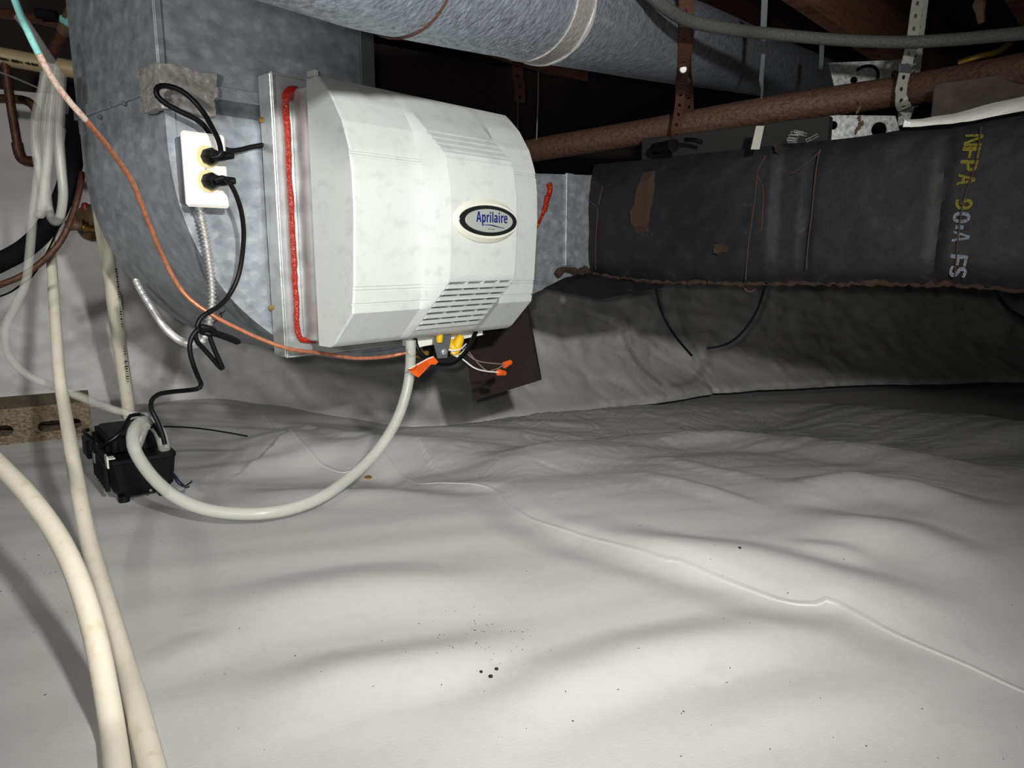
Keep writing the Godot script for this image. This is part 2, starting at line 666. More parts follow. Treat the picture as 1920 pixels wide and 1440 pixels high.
func make_materials() -> void:
	var weave := noise_tex(3, 0.12, [], 2, 512)
	mat("liner", Color(0.715, 0.715, 0.713), 0.52, 0.0, {"tri": 6.0, "bump": weave, "height": 0.012, "tex": noise_tex(21, 0.012, [[0.0, g(0.97)], [0.5, g(1.0)], [1.0, g(0.985)]]), "spec": 0.45})
	var zinc := noise_tex(7, 0.02, [[0.0, Color(0.56, 0.58, 0.60)], [0.45, Color(0.68, 0.70, 0.715)], [0.7, Color(0.73, 0.75, 0.76)], [1.0, Color(0.88, 0.89, 0.90)]], 5)
	var spangle := noise_tex(8, 0.06, [[0.0, g(0.84)], [1.0, g(1.0)]], 1, 512, FastNoiseLite.TYPE_CELLULAR)
	var lumps := noise_tex(9, 0.02, [], 4)
	mat("old_zinc", Color(0.90, 0.92, 0.95), 0.44, 0.26, {"tex": zinc, "tri": 3.0, "bump": lumps, "height": 0.04, "detail": spangle})
	mat("duct_zinc", Color(0.92, 0.95, 1.0), 0.52, 0.65, {"tex": zinc, "tri": 5.0, "bump": noise_tex(10, 0.05, [], 4), "height": 0.22, "detail": noise_tex(12, 0.03, [[0.0, g(0.72)], [0.5, g(1.0)], [1.0, g(1.0)]], 4)})
	mat("new_zinc", Color(0.80, 0.82, 0.82), 0.40, 0.62, {"tex": noise_tex(13, 0.012, [[0.0, g(0.72)], [0.5, g(0.92)], [1.0, g(1.0)]], 4), "tri": 3.0, "bump": lumps, "height": 0.06})
	mat("bracket_zinc", Color(0.82, 0.85, 0.84), 0.45, 0.5, {"tex": noise_tex(14, 0.03, [[0.0, g(0.55)], [0.45, g(0.8)], [1.0, g(1.0)]], 4), "tri": 5.0})
	mat("steel", Color(0.78, 0.78, 0.77), 0.40, 0.6)
	var fleck := noise_tex(15, 0.02, [[0.0, g(0.86)], [0.33, g(0.985)], [1.0, g(1.0)]], 5)
	mat("cover", Color(0.795, 0.822, 0.815), 0.48, 0.0, {"tex": fleck, "tri": 3.0, "bump": noise_tex(16, 0.3, [], 1), "height": 0.012})
	mat("white_plastic", Color(0.93, 0.93, 0.91), 0.38)
	mat("almond", Color(0.88, 0.80, 0.60), 0.4)
	mat("black_plastic", Color(0.04, 0.041, 0.047), 0.55, 0.0, {"spec": 0.28})
	mat("black_rubber", Color(0.03, 0.032, 0.04), 0.45, 0.0, {"spec": 0.35})
	mat("foam_sleeve", Color(0.05, 0.055, 0.07), 0.85, 0.0, {"spec": 0.2})
	mat("dull_black", Color(0.05, 0.05, 0.055), 0.8, 0.0, {"spec": 0.25})
	mat("red_seal", Color(0.60, 0.12, 0.045), 0.16, 0.0, {"tri": 12.0, "bump": noise_tex(17, 0.03, [], 3), "height": 0.25})
	mat("tape", Color(0.70, 0.685, 0.67), 0.34, 0.25, {"tri": 12.0, "bump": noise_tex(18, 0.015, [], 3), "height": 0.12, "tex": noise_tex(19, 0.02, [[0.0, g(0.75)], [0.5, g(0.9)], [1.0, g(1.0)]], 3)})
	mat("copper", Color(0.78, 0.50, 0.37), 0.38, 0.35, {"tri": 10.0, "tex": noise_tex(22, 0.02, [[0.0, g(0.62)], [0.5, g(0.95)], [1.0, g(1.0)]], 4)})
	mat("old_copper", Color(0.42, 0.28, 0.22), 0.55, 0.4, {"tri": 9.0, "tex": noise_tex(23, 0.02, [[0.0, g(0.5)], [1.0, g(1.0)]], 4)})
	mat("patina", Color(0.46, 0.70, 0.69), 0.7, 0.0, {"tri": 14.0, "tex": noise_tex(24, 0.03, [[0.0, g(0.45)], [0.3, g(0.95)], [1.0, g(1.0)]], 4)})
	mat("pale_copper", Color(0.80, 0.74, 0.70), 0.6, 0.15, {"tri": 14.0, "tex": noise_tex(25, 0.03, [[0.0, Color(0.75, 0.5, 0.4)], [0.6, g(1.0)], [1.0, Color(0.8, 0.95, 0.95)]], 4)})
	mat("brass", Color(0.68, 0.55, 0.25), 0.4, 0.7)
	mat("bronze", Color(0.40, 0.32, 0.25), 0.55, 0.4)
	mat("iron_pipe", Color(0.42, 0.31, 0.265), 0.62, 0.1, {"tri": 7.0, "tex": noise_tex(26, 0.03, [[0.0, g(0.5)], [0.5, g(0.9)], [1.0, Color(1.0, 0.98, 0.92)]], 5), "bump": lumps, "height": 0.3})
	mat("rust", Color(0.33, 0.21, 0.165), 0.8, 0.1, {"tri": 16.0, "tex": noise_tex(27, 0.03, [[0.0, g(0.4)], [0.6, g(1.0)], [1.0, Color(1.0, 0.85, 0.7)]], 5)})
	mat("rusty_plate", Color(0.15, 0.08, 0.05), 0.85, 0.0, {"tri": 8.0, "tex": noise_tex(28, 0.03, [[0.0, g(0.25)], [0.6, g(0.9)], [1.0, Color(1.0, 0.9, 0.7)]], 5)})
	mat("strap_steel", Color(0.82, 0.83, 0.78), 0.45, 0.35)
	mat("wrap", Color(0.29, 0.30, 0.33), 0.62, 0.0, {"tri": 3.0, "tex": noise_tex(29, 0.02, [[0.0, g(0.24)], [0.5, g(0.31)], [0.72, g(0.36)], [0.84, g(0.46)], [1.0, g(1.0)]], 6), "bump": noise_tex(30, 0.03, [], 4), "height": 0.10})
	mat("torn_fiber", Color(0.27, 0.19, 0.15), 0.95, 0.0, {"tri": 14.0, "tex": noise_tex(31, 0.05, [[0.0, g(0.3)], [0.6, g(1.0)], [1.0, Color(1.3, 1.1, 0.9)]], 4)})
	mat("yellow_ink", Color(0.62, 0.58, 0.12), 0.8, 0.0, {"tri": 22.0, "tex": noise_tex(32, 0.03, [[0.0, g(0.12)], [0.42, g(0.7)], [1.0, g(1.0)]], 4)})
	mat("white_ink", Color(0.62, 0.68, 0.74), 0.8, 0.0, {"tri": 22.0, "tex": noise_tex(33, 0.03, [[0.0, g(0.12)], [0.42, g(0.7)], [1.0, g(1.0)]], 4)})
	mat("twine", Color(0.30, 0.22, 0.20), 0.9)
	mat("joist", Color(0.60, 0.42, 0.32), 0.85, 0.0, {"tri": Vector3(2, 14, 2), "tex": noise_tex(34, 0.012, [[0.0, g(0.55)], [0.5, g(0.9)], [1.0, g(1.0)]], 5)})
	mat("plank", Color(0.36, 0.235, 0.205), 0.85, 0.0, {"tri": 5.0, "tex": noise_tex(35, 0.012, [[0.0, g(0.6)], [1.0, g(1.0)]], 5)})
	mat("grey_wood", Color(0.36, 0.32, 0.285), 0.85, 0.0, {"tri": 6.0, "tex": noise_tex(36, 0.012, [[0.0, g(0.65)], [1.0, g(1.0)]], 5)})
	mat("pvc", Color(0.88, 0.865, 0.81), 0.36, 0.0, {"tri": 5.0, "tex": noise_tex(37, 0.014, [[0.0, Color(0.90, 0.82, 0.70)], [0.25, Color(0.98, 0.97, 0.95)], [1.0, g(1.0)]], 4)})
	mat("cream_pipe", Color(0.66, 0.60, 0.45), 0.5)
	mat("clear_tube", Color(0.80, 0.80, 0.77), 0.27, 0.0, {"alpha": 0.22})
	mat("drain_hose", Color(0.84, 0.85, 0.82), 0.3, 0.0, {"alpha": 0.38})
	mat("grey_cable", Color(0.42, 0.43, 0.42), 0.8, 0.0, {"tri": 16.0, "tex": noise_tex(38, 0.03, [[0.0, g(0.5)], [1.0, g(1.0)]], 4)})
	mat("concrete", Color(0.52, 0.465, 0.385), 0.95, 0.0, {"tri": 8.0, "tex": noise_tex(39, 0.03, [[0.0, g(0.45)], [0.5, g(0.9)], [1.0, Color(1.15, 1.12, 1.05)]], 5), "bump": noise_tex(40, 0.06, [], 4), "height": 0.6})
	mat("orange", Color(0.90, 0.37, 0.11), 0.45)
	mat("yellow", Color(0.85, 0.68, 0.04), 0.45)
	mat("red_cap", Color(0.45, 0.06, 0.03), 0.5)
	mat("wire_grey", Color(0.45, 0.42, 0.40), 0.5)
	mat("blue_wire", Color(0.04, 0.07, 0.16), 0.5)
	mat("blue_ink", Color(0.06, 0.10, 0.42), 0.4)
	mat("ink", Color(0.05, 0.05, 0.07), 0.7)
	mat("badge_dark", Color(0.13, 0.14, 0.14), 0.3, 0.2)
	mat("badge_face", Color(0.66, 0.69, 0.67), 0.35, 0.15)
	mat("badge_rim", Color(0.84, 0.85, 0.80), 0.4)
	mat("grey_board", Color(0.13, 0.13, 0.13), 0.8)
	mat("rim_board", Color(0.13, 0.085, 0.08), 0.9)
	mat("block_wall", Color(0.36, 0.34, 0.32), 0.95, 0.0, {"tri": 3.0, "tex": noise_tex(41, 0.02, [[0.0, g(0.7)], [1.0, g(1.0)]], 4)})
	mat("dust", Color(0.42, 0.34, 0.27), 1.0)
	mat("dirt", Color(0.10, 0.09, 0.08), 0.9)
	mat("grey_metal", Color(0.42, 0.45, 0.47), 0.5, 0.4)

# ---------------------------------------------------------------- room
func wall_grid(called: String, line: PackedVector2Array, top: float, sd: int, m: Material, label: String) -> void:      # the liner hung on a wall, its foot rounded into the ground
	var c := Curve2D.new()
	for q in line:
		c.add_point(q)
	c.bake_interval = 0.02
	var ln := c.get_baked_length()
	var nu := int(ln / 0.011)
	var nv := 74
	var a := FastNoiseLite.new()
	a.seed = sd; a.frequency = 1.0; a.fractal_octaves = 3
	var pv := PackedVector3Array()
	for j in nv:
		var t := float(j) / (nv - 1)
		for i in nu:
			var s := ln * i / (nu - 1)
			var p := c.sample_baked(s)
			var d := (c.sample_baked(minf(s + 0.05, ln)) - c.sample_baked(maxf(s - 0.05, 0.0))).normalized()
			var n := Vector2(-d.y, d.x)                    # towards the room
			if n.dot(Vector2(0.2, 0.3) - p) < 0.0:
				n = -n
			var y := -0.12 + (top - 0.14 * smoothstep(1.9, 2.4, s) + 0.12) * t
			var foot := clampf((0.16 - y) / 0.26, 0.0, 1.0)
			var low := clampf((0.42 - y) / 0.3, 0.0, 1.0)
			var out := 0.16 * foot * foot * foot
			out += (0.020 * a.get_noise_2d(s * 2.6, y * 6.0) + 0.011 * absf(a.get_noise_2d(s * 7.0 + 30.0, y * 9.0 + s * 3.0))) * (0.25 + low)
			p += n * out
			pv.append(Vector3(p.x, y, p.y))
	var pn := PackedVector3Array()
	pn.resize(pv.size())
	for j in nv:
		for i in nu:
			var du := pv[j * nu + mini(i + 1, nu - 1)] - pv[j * nu + maxi(i - 1, 0)]
			var dv := pv[mini(j + 1, nv - 1) * nu + i] - pv[maxi(j - 1, 0) * nu + i]
			pn[j * nu + i] = du.cross(dv).normalized()
	var ix := PackedInt32Array()
	for j in nv - 1:
		for i in nu - 1:
			var k := j * nu + i
			ix.append_array([k, k + nu, k + nu + 1, k, k + nu + 1, k + 1])
	var ar := []
	ar.resize(Mesh.ARRAY_MAX)
	ar[Mesh.ARRAY_VERTEX] = pv
	ar[Mesh.ARRAY_NORMAL] = pn
	ar[Mesh.ARRAY_INDEX] = ix
	var me := ArrayMesh.new()
	me.add_surface_from_arrays(Mesh.PRIMITIVE_TRIANGLES, ar)
	var o := MeshInstance3D.new()
	o.name = called
	o.mesh = me
	o.material_override = m
	add_child(o)
	tag(o, label, "wall", "", "structure")

func build_room() -> void:
	build_ground()
	# the foundation wall bends away to the right; the liner is drawn up its face
	var line := PackedVector2Array([Vector2(-2.1, -1.05), Vector2(-1.6, -1.36), Vector2(-1.1, -1.66), Vector2(-0.86, -1.80), Vector2(-0.36, -2.04), Vector2(0.15, -2.28), Vector2(0.65, -2.62), Vector2(1.2, -2.78), Vector2(1.9, -2.86), Vector2(3.2, -2.9)])
	wall_grid("wall_back", line, 0.72, 4, mats.liner, "white plastic liner hung on the far foundation wall under the joists")
	# solid walls behind the liner and round the rest of the space, ground below, floor boards above
	var b := MB.new()
	for i in line.size() - 1:
		var a2 := line[i]
		var b2 := line[i + 1]
		var d := (b2 - a2).normalized()
		var n := Vector2(d.y, -d.x)
		b.slab(Vector3((a2.x + b2.x) / 2 + n.x * 0.14, 0.45, (a2.y + b2.y) / 2 + n.y * 0.14), Vector3(d.x, 0, d.y) * (a2.distance_to(b2) / 2 + 0.03), Vector3.UP * 0.75, Vector3(n.x, 0, n.y) * 0.1)
	structure("trim_1", b, mats.rim_board, "dark foundation and rim boards above the white wall liner", "rim")
	b = MB.new()
	b.slab(Vector3(-2.2, 0.45, 0.6), Vector3(0.08, 0, 0), Vector3(0, 0.75, 0), Vector3(0, 0, 2.2))
	structure("wall_left", b, mats.block_wall, "bare grey foundation wall to the left of the crawl space", "wall")
	b = MB.new()
	b.slab(Vector3(3.2, 0.45, -0.1), Vector3(0.08, 0, 0), Vector3(0, 0.75, 0), Vector3(0, 0, 3.0))
	structure("wall_right", b, mats.block_wall, "bare grey foundation wall to the right of the crawl space", "wall")
	b = MB.new()
	b.slab(Vector3(0.5, 0.45, 2.8), Vector3(2.8, 0, 0), Vector3(0, 0.75, 0), Vector3(0, 0, 0.08))
	structure("wall_front", b, mats.block_wall, "bare grey foundation wall behind the camera", "wall")
	b = MB.new()
	b.slab(Vector3(0.5, -0.2, 0), Vector3(2.9, 0, 0), Vector3(0, 0.06, 0), Vector3(0, 0, 3.1))
	b.slab(Vector3(0.5, -0.07, 1.32), Vector3(2.9, 0, 0), Vector3(0, 0.06, 0), Vector3(0, 0, 1.5))
	structure("floor_1", b, mats.liner, "white lined ground behind the camera", "floor")
	# floor boards and joists run with the humidifier's front
	var ce := Node3D.new()
	ce.name = "ceiling"
	add_child(ce)
	tag(ce, "dark brown floor boards seen from below between the joists", "ceiling", "", "structure")
	b = MB.new()
	b.slab(Vector3(0.5, 1.19, 0), Vector3(3.2, 0, 0), Vector3(0, 0.03, 0), Vector3(0, 0, 3.3))
	part(ce, "deck", b, mats.plank)
	var rng := RandomNumberGenerator.new()
	rng.seed = 4
	for k in 22:
		b = MB.new()
		var x := -0.2 + 0.14 * k
		b.slab(Vector3(0, 1.145 + rng.randf() * 0.004, 0) + T * x - N * 0.6, T * 0.0685, Vector3.UP * 0.012, N * 2.6, 0.002)
		part(ce, "plank", b, mats.plank)
	var names := [["grey brown floor joist over the white pipe strap", 0.02], ["brown floor joist behind the rusty pipe strap", -0.30], ["brown floor joist beside the far end of the round duct", -0.66], ["dark floor joist above the far end of the humidifier", -1.06], ["darkest floor joist, farthest back above the duct elbow", -1.44], ["floor joist overhead at the top right corner", 0.40]]
	for q in names:
		b = MB.new()
		b.slab(N * float(q[1]) + UP * 1.02 + T * 0.8, T * 2.6, UP * 0.115, N * 0.02, 0.003)
		one("floor_joist", N * float(q[1]) + UP * 0.9, b, mats.joist, q[0], "joist", "floor joists under the boards")

# ---------------------------------------------------------------- the galvanized plenum and elbow
func build_plenum() -> void:
	var t := thing("sheet_metal_duct", L(0.0, -0.23, -0.25), "dull grey galvanized duct that drops from the joists, curves round and carries the white humidifier", "duct")
	var o0 := -0.42
	var o1 := -0.09
	var b := MB.new()
	var c := L(0.021, 0.42, (o0 + o1) / 2)
	b.slab(c, T * 0.179, UP * 0.285, N * (o1 - o0) / 2, 0.003)
	part(t, "upper_box", b, mats.old_zinc)
	# elbow and the trunk that runs on behind the humidifier
	var outer := PackedVector3Array()
	for q in [[-0.156, 0.172], [-0.156, 0.13], [-0.155, 0.07], [-0.147, 0.012], [-0.131, -0.039], [-0.109, -0.083], [-0.083, -0.122], [-0.047, -0.159], [-0.006, -0.191], [0.043, -0.217], [0.098, -0.234], [0.16, -0.243], [0.24, -0.242], [0.32, -0.230], [0.45, -0.195], [0.63, -0.142]]:
		outer.append(Vector3(q[0], q[1], 0))
	outer = smooth(outer, 0.012)
	var poly := PackedVector2Array()
	for q in outer:
		poly.append(Vector2(q.x, q.y))
	poly.append_array(PackedVector2Array([Vector2(0.842, -0.088), Vector2(0.842, 0.128), Vector2(0.62, 0.114), Vector2(0.30, 0.114), Vector2(0.24, 0.125), Vector2(0.21, 0.145), Vector2(0.2, 0.172)]))
	b = MB.new()
	b.prism(poly, HO + N * o0, T, UP, N * (o1 - o0))
	part(t, "elbow", b, mats.old_zinc, 20.0)
	# locked edge along the cheek
	var rim := PackedVector2Array()
	var inner := PackedVector2Array()
	for k in outer.size() - 12:
		var q := outer[k]
		var d := (outer[k + 1] - outer[maxi(k - 1, 0)]).normalized()
		rim.append(Vector2(q.x, q.y))
		inner.append(Vector2(q.x - d.y * 0.013, q.y + d.x * 0.013))
	inner.reverse()
	rim.append_array(inner)
	b = MB.new()
	b.prism(rim, HO + N * (o1 - 0.001), T, UP, N * 0.0035)
	part(t, "locked_edge", b, mats.old_zinc, 20.0)
	# the collar where the box slips over the elbow: on the cheek and on the left face
	b = MB.new()
	b.slab(L(0.021, 0.168, o1 + 0.0015), T * 0.183, UP * 0.009, N * 0.0025, 0.001)
	b.slab(L(-0.1595, 0.168, (o0 + o1) / 2), T * 0.0025, UP * 0.009, N * ((o1 - o0) / 2 + 0.003), 0.001)
	part(t, "slip_collar", b, mats.old_zinc)
	b = MB.new()
	b.slab(L(-0.154, 0.42, o1 + 0.001), T * 0.0045, UP * 0.27, N * 0.0018, 0.0008)
	b.slab(L(-0.1588, 0.42, o1 - 0.006), T * 0.0012, UP * 0.27, N * 0.007, 0.0008)
	part(t, "corner_seam", b, mats.old_zinc)
	b = MB.new()
	b.slab(L(0.745, 0.02, o1 + 0.002), T * 0.014, UP * 0.104, N * 0.003, 0.001)
	part(t, "drive_cleat", b, mats.old_zinc)
	b = MB.new()
	b.slab(L(0.186, 0.36, o1 + 0.0015), T * 0.014, UP * 0.19, N * 0.002, 0.001)
	part(t, "corner_strip", b, mats.grey_metal)
	for q in [[185, 219], [207, 195], [231, 194]]:
		var p := onx(q[0], q[1], -0.163)
		b = MB.new()
		b.lathe(p + T * 0.003, -T, [[0.0035, 0.0], [0.0035, 0.003], [0.002, 0.0045], [0.0, 0.0045]], 8)
		part(t, "screw", b, mats.grey_metal)

	# silver tape wrapped round the corner over the collar
	var tp := thing("duct_tape_patch", L(-0.158, 0.13, o1), "crumpled silver tape wrapped over the duct corner above the outlet", "tape")
	var wv := FastNoiseLite.new()
	wv.seed = 8; wv.frequency = 60.0; wv.fractal_octaves = 3
	for strip in [[0.055, 0.079, 0.193, 0.0085, 0.156], [0.044, 0.072, 0.160, 0.0105, 0.132]]:
		b = MB.new()
		var nu := 46
		var nv := 18
		var grid := []
		for j in nv + 1:
			var row := []
			for i in nu + 1:
				var s := lerpf(-float(strip[0]), strip[1], float(i) / nu)
				var y0: float = strip[4]
				var y: float = lerpf(y0, strip[2], float(j) / nv) + (0.002 * sin(s * 90.0))
				var lift: float = strip[3] + 0.0022 * wv.get_noise_2d(s, y) + 0.0012 * sin(y * 240.0 + 3.0 * wv.get_noise_2d(s * 0.3, 7.0))
				if i == 0 or i == nu or j == 0 or j == nv:
					lift = 0.002
				var p: Vector3
				if s >= 0.0:
					p = L(-0.158 + s, y, o1 + lift)
				else:
					p = L(-0.158 - lift, y, o1 + s)
				if absf(s) < 0.004:
					p = L(-0.158 + s - lift * 0.7, y, o1 + lift * 0.7)
				row.append(p)
			grid.append(row)
		for j in nv:
			for i in nu:
				b.quad(grid[j][i], grid[j][i + 1], grid[j + 1][i + 1], grid[j + 1][i])
		part(tp, "tape_strip", b, mats.tape, 25.0)

# ---------------------------------------------------------------- the humidifier
var prof := [[-0.1965, 0.030], [-0.192, 0.040], [-0.143, 0.090], [-0.104, 0.0965], [0.0, 0.1035], [0.05, 0.1025], [0.086, 0.0975], [0.122, 0.084], [0.158, 0.060], [0.183, 0.034], [0.189, 0.026]]
var bump := [[-0.1965, 0.030], [-0.192, 0.043], [-0.17, 0.068], [-0.14, 0.099], [-0.102, 0.133], [-0.096, 0.1365], [-0.043, 0.141], [0.0, 0.1425], [0.035, 0.1415], [0.081, 0.1335], [0.09, 0.127], [0.142, 0.078], [0.185, 0.034], [0.189, 0.026]]

func along(tab: Array, y: float) -> float:
	if y <= tab[0][0]:
		return tab[0][1]
	for i in tab.size() - 1:
		if y <= tab[i + 1][0]:
			return lerpf(tab[i][1], tab[i + 1][1], (y - tab[i][0]) / (tab[i + 1][0] - tab[i][0]))
	return tab[tab.size() - 1][1]

const BX0 := 0.135
const BX1 := 0.1495
const BX2 := 0.296
const BX3 := 0.316

func cover_z(x: float, y: float) -> float:
	var z := along(prof, y)
	# two fine double lines across the side panels
	for q in [[0.0745, 0.0014], [0.0785, 0.0014], [-0.1065, 0.0014], [-0.1115, 0.0014], [-0.1305, 0.0022]]:
		var d := absf(y - float(q[0]))
		if d < 0.0012:
			z -= float(q[1])
	var k := 0.0
	if x > BX0 and x < BX3:
		k = minf(1.0, minf((x - BX0) / (BX1 - BX0), (BX3 - x) / (BX3 - BX2)))
		var zb := along(bump, y)
		zb += 0.0075 * clampf((zb - z) / 0.03, 0.0, 1.0)
		if k >= 0.999:
			var r := 0.0
			if y > 0.086 and y < 0.134:           # ribs on the upper slope
				r = 0.0022 * (1.0 if fmod((y - 0.086) / 0.0096, 1.0) < 0.45 else 0.0)
			if y > -0.1795 and y < -0.1015 and x > BX1 + 0.003 and x < BX2 - 0.002:      # louvres: sloping blades over open slots
				var ph := fmod((y + 0.1795) / 0.00975, 1.0)
				var tie := false
				for q in [0.192, 0.228, 0.264]:
					if absf(x - q) < 0.0016:
						tie = true
				if ph > 0.74:
					r = 0.0 if tie else -0.009
				else:
					r = 0.0032 * (0.74 - ph) / 0.74
			zb += r
		z = maxf(z, lerpf(z, zb, k)) if zb >= z else lerpf(z, zb, k)
	return z

func build_humidifier() -> void:
	var t := thing("humidifier", L(0.2, -0.217, 0.0), "white whole house humidifier with louvred cover and oval badge, mounted on the galvanized duct", "humidifier")
	var b := MB.new()
	b.slab(L(0.201, -0.008, -0.0675), T * 0.219, UP * 0.209, N * 0.0175, 0.002)
	part(t, "mounting_plate", b, mats.new_zinc)
	b = MB.new()
	b.slab(L(-0.0155, -0.008, -0.0485), T * 0.0016, UP * 0.209, N * 0.002, 0.0006)
	b.slab(L(0.201, 0.1995, -0.0485), T * 0.219, UP * 0.0016, N * 0.002, 0.0006)
	b.slab(L(0.201, -0.2155, -0.0485), T * 0.219, UP * 0.0016, N * 0.002, 0.0006)
	part(t, "plate_lip", b, mats.new_zinc)
	for q in [[492, 225], [510, 577]]:
		b = MB.new()
		var p := onx(q[0], q[1], -0.018)
		b.lathe(p, -T, [[0.0045, -0.001], [0.0045, 0.002], [0.003, 0.004], [0.0, 0.004]], 6)
		part(t, "screw", b, mats.brass)
	b = MB.new()
	b.slab(L(0.207, -0.005, -0.02), T * 0.192, UP * 0.187, N * 0.032, 0.003)
	part(t, "base_box", b, mats.new_zinc)
	# the cover, as one shaped skin: side panels and the raised middle with its ribs and louvres
	var ys := []
	var y := -0.1965
	while y < 0.189:
		ys.append(y)
		var fine := (y > -0.182 and y < -0.1) or (y > 0.084 and y < 0.136)
		var line := false
		for q in [0.0765, -0.109, -0.1305]:
			if absf(y - q) < 0.0065:
				line = true
		y += 0.0008 if fine or line else 0.005
	ys.append(0.189)
	var xs_l := [0.010, 0.0125, 0.02, 0.045, 0.075, 0.105, 0.13, BX0]
	var xs_m := [BX0, 0.1375, 0.140, 0.1425, 0.145, 0.1473, BX1 - 0.0004, BX1, BX1 + 0.0025, BX1 + 0.0035]
	var xx := 0.157
	while xx < BX2 - 0.004:
		xs_m.append(xx)
		xx += 0.004
	for q in [0.192, 0.228, 0.264]:
		xs_m.append(q - 0.0019); xs_m.append(q - 0.0012); xs_m.append(q + 0.0012); xs_m.append(q + 0.0019)
	xs_m.append_array([BX2 - 0.0025, BX2 - 0.0012, BX2, BX2 + 0.0004, 0.300, 0.305, 0.310, BX3])
	xs_m.sort()
	var xs_r := [BX3, 0.330, 0.36, 0.385, 0.396, 0.403, 0.4055]
	var groups := [["cover_shell", xs_l], ["cover_shell", xs_r], ["louvred_panel", xs_m]]
	var shell := MB.new()
	var mid := MB.new()
	for gi in 3:
		var xs: Array = groups[gi][1]
		var bb := mid if gi == 2 else shell
		for j in ys.size() - 1:
			for i in xs.size() - 1:
				var q := []
				for w in [[i, j], [i + 1, j], [i + 1, j + 1], [i, j + 1]]:
					var z := cover_z(xs[w[0]], ys[w[1]])
					if xs[w[0]] < 0.0105 or xs[w[0]] > 0.405:
						z -= 0.0025
					q.append(L(xs[w[0]], ys[w[1]], z))
				bb.quad(q[0], q[1], q[2], q[3])
	# side walls, top and bottom edges back to the base
	for sd in [0, 1]:
		var x: float = 0.010 if sd == 0 else 0.4055
		for j in ys.size() - 1:
			var a := L(x, ys[j], cover_z(x, ys[j]) - 0.0025)
			var a2 := L(x, ys[j + 1], cover_z(x, ys[j + 1]) - 0.0025)
			var c2 := L(x, ys[j + 1], 0.0)
			var c := L(x, ys[j], 0.0)
			if sd == 0:
				shell.quad(c, a, a2, c2)
			else:
				shell.quad(a, c, c2, a2)
	for yy in [-0.1965, 0.189]:
		var up: bool = yy > 0
		for gx in groups:
			for i in gx[1].size() - 1:
				var x0: float = gx[1][i]
				var x1: float = gx[1][i + 1]
				var q := [L(x0, yy, cover_z(x0, yy)), L(x1, yy, cover_z(x1, yy)), L(x1, yy, 0.0), L(x0, yy, 0.0)]
				if not up:
					q.reverse()
				shell.quad(q[0], q[1], q[2], q[3])
	shell.slab(L(0.0135, 0.192, 0.012), T * 0.0035, UP * 0.006, N * 0.010, 0.001)
	part(t, "cover_shell", shell, mats.cover, 22.0)
	part(t, "louvred_panel", mid, mats.cover, 22.0)
	# oval badge
	var bc := L(0.2235, -0.0078, 0.151)
	var bl := loc(bc)
	b = MB.new()
	oval(b, bl.x, bl.y, 0.1465, 0.0705, 0.0335, 0.0705, 0.0335, 0.0045)
	oval(b, bl.x, bl.y, 0.151, 0.0705, 0.0335, 0.0665, 0.0270, 0.0055)
	var badge := part(t, "badge", b, mats.badge_rim, 30.0, "pale oval rim of the badge")
	b = MB.new()
	oval(b, bl.x, bl.y, 0.156, 0.0655, 0.0238, 0.0640, 0.0226, 0.0012)
	part(badge, "dark_ring", b, mats.badge_dark, 30.0)
	b = MB.new()
	oval(b, bl.x + 0.0005, bl.y, 0.1565, 0.0535, 0.0182, 0.0525, 0.0174, 0.0016)
	part(badge, "badge_face", b, mats.badge_face, 30.0)
	var word := letters("Aprilaire", 0.0172, "Droid Sans", 700)
	place_text(badge, "lettering", word, L(0.2285, bl.y + 0.0030, 0.1583), T, UP, Vector2(0.070, 0.0215), mats.blue_ink)
	b = MB.new()
	for q in [[-0.0065, 0.0011], [-0.0035, 0.0011], [0.0005, 0.0012], [0.0032, 0.0010], [0.0060, 0.0012]]:
		b.slab(L(0.227 + q[0], bl.y - 0.0128, 0.1581), T * 0.0007, UP * float(q[1]), N * 0.0003)
	part(badge, "small_print", b, mats.grey_metal)
	b = MB.new()
	var sw := PackedVector3Array()
	for k in 25:
		var u := k / 24.0
		sw.append(L(0.2085 + 0.048 * u, bl.y - 0.0068 - 0.0036 * smoothstep(0.1, 0.9, u) + 0.0012 * sin(u * PI), 0.1583))
	var rr := []
	for k in 25:
		rr.append(0.0010 * (1.0 - 0.6 * absf(k / 12.0 - 1.0)))
	b.tube(sw, rr, 6)
	part(badge, "wave_line", b, mats.blue_ink)

	# what shows below the cover
	b = MB.new()
	var tray := PackedVector2Array()
	for q in [[781, 600], [905, 590], [905, 628], [866, 636], [862, 640], [828, 644], [800, 648], [783, 652]]:
		var p := loc(on(q[0], q[1], 0.01))
		tray.append(Vector2(p.x, p.y))
	b.prism(tray, HO + N * -0.03, T, UP, N * 0.04)
	part(t, "drain_tray", b, mats.white_plastic)
	b = MB.new()
	var br := PackedVector2Array()
	for q in [[820, 600], [850, 597], [845, 640], [838, 671], [822, 672], [815, 645]]:
		var p := loc(on(q[0], q[1], 0.028))
		br.append(Vector2(p.x, p.y))
	b.prism(br, HO + N * 0.0255, T, UP, N * 0.0025)
	var bk := part(t, "valve_bracket", b, mats.grey_metal)
	b = MB.new()
	b.lathe(on(832, 660, 0.028), N, [[0.0055, -0.001], [0.0055, 0.002], [0.0038, 0.003], [0.0038, 0.0035], [0.0, 0.0035]], 14)
	part(bk, "screw", b, mats.steel)
	b = MB.new()
	b.slab(on(820, 650, -0.012), T * 0.022, UP * 0.017, N * 0.018, 0.003)
	part(t, "valve_coil", b, mats.black_plastic)
	b = MB.new()
	b.lathe(on(785, 664, 0.0), T, [[0.0, -0.014], [0.0055, -0.014], [0.0055, -0.004], [0.0075, -0.004], [0.0075, 0.006], [0.0045, 0.006], [0.0045, 0.02], [0.0, 0.02]], 6)
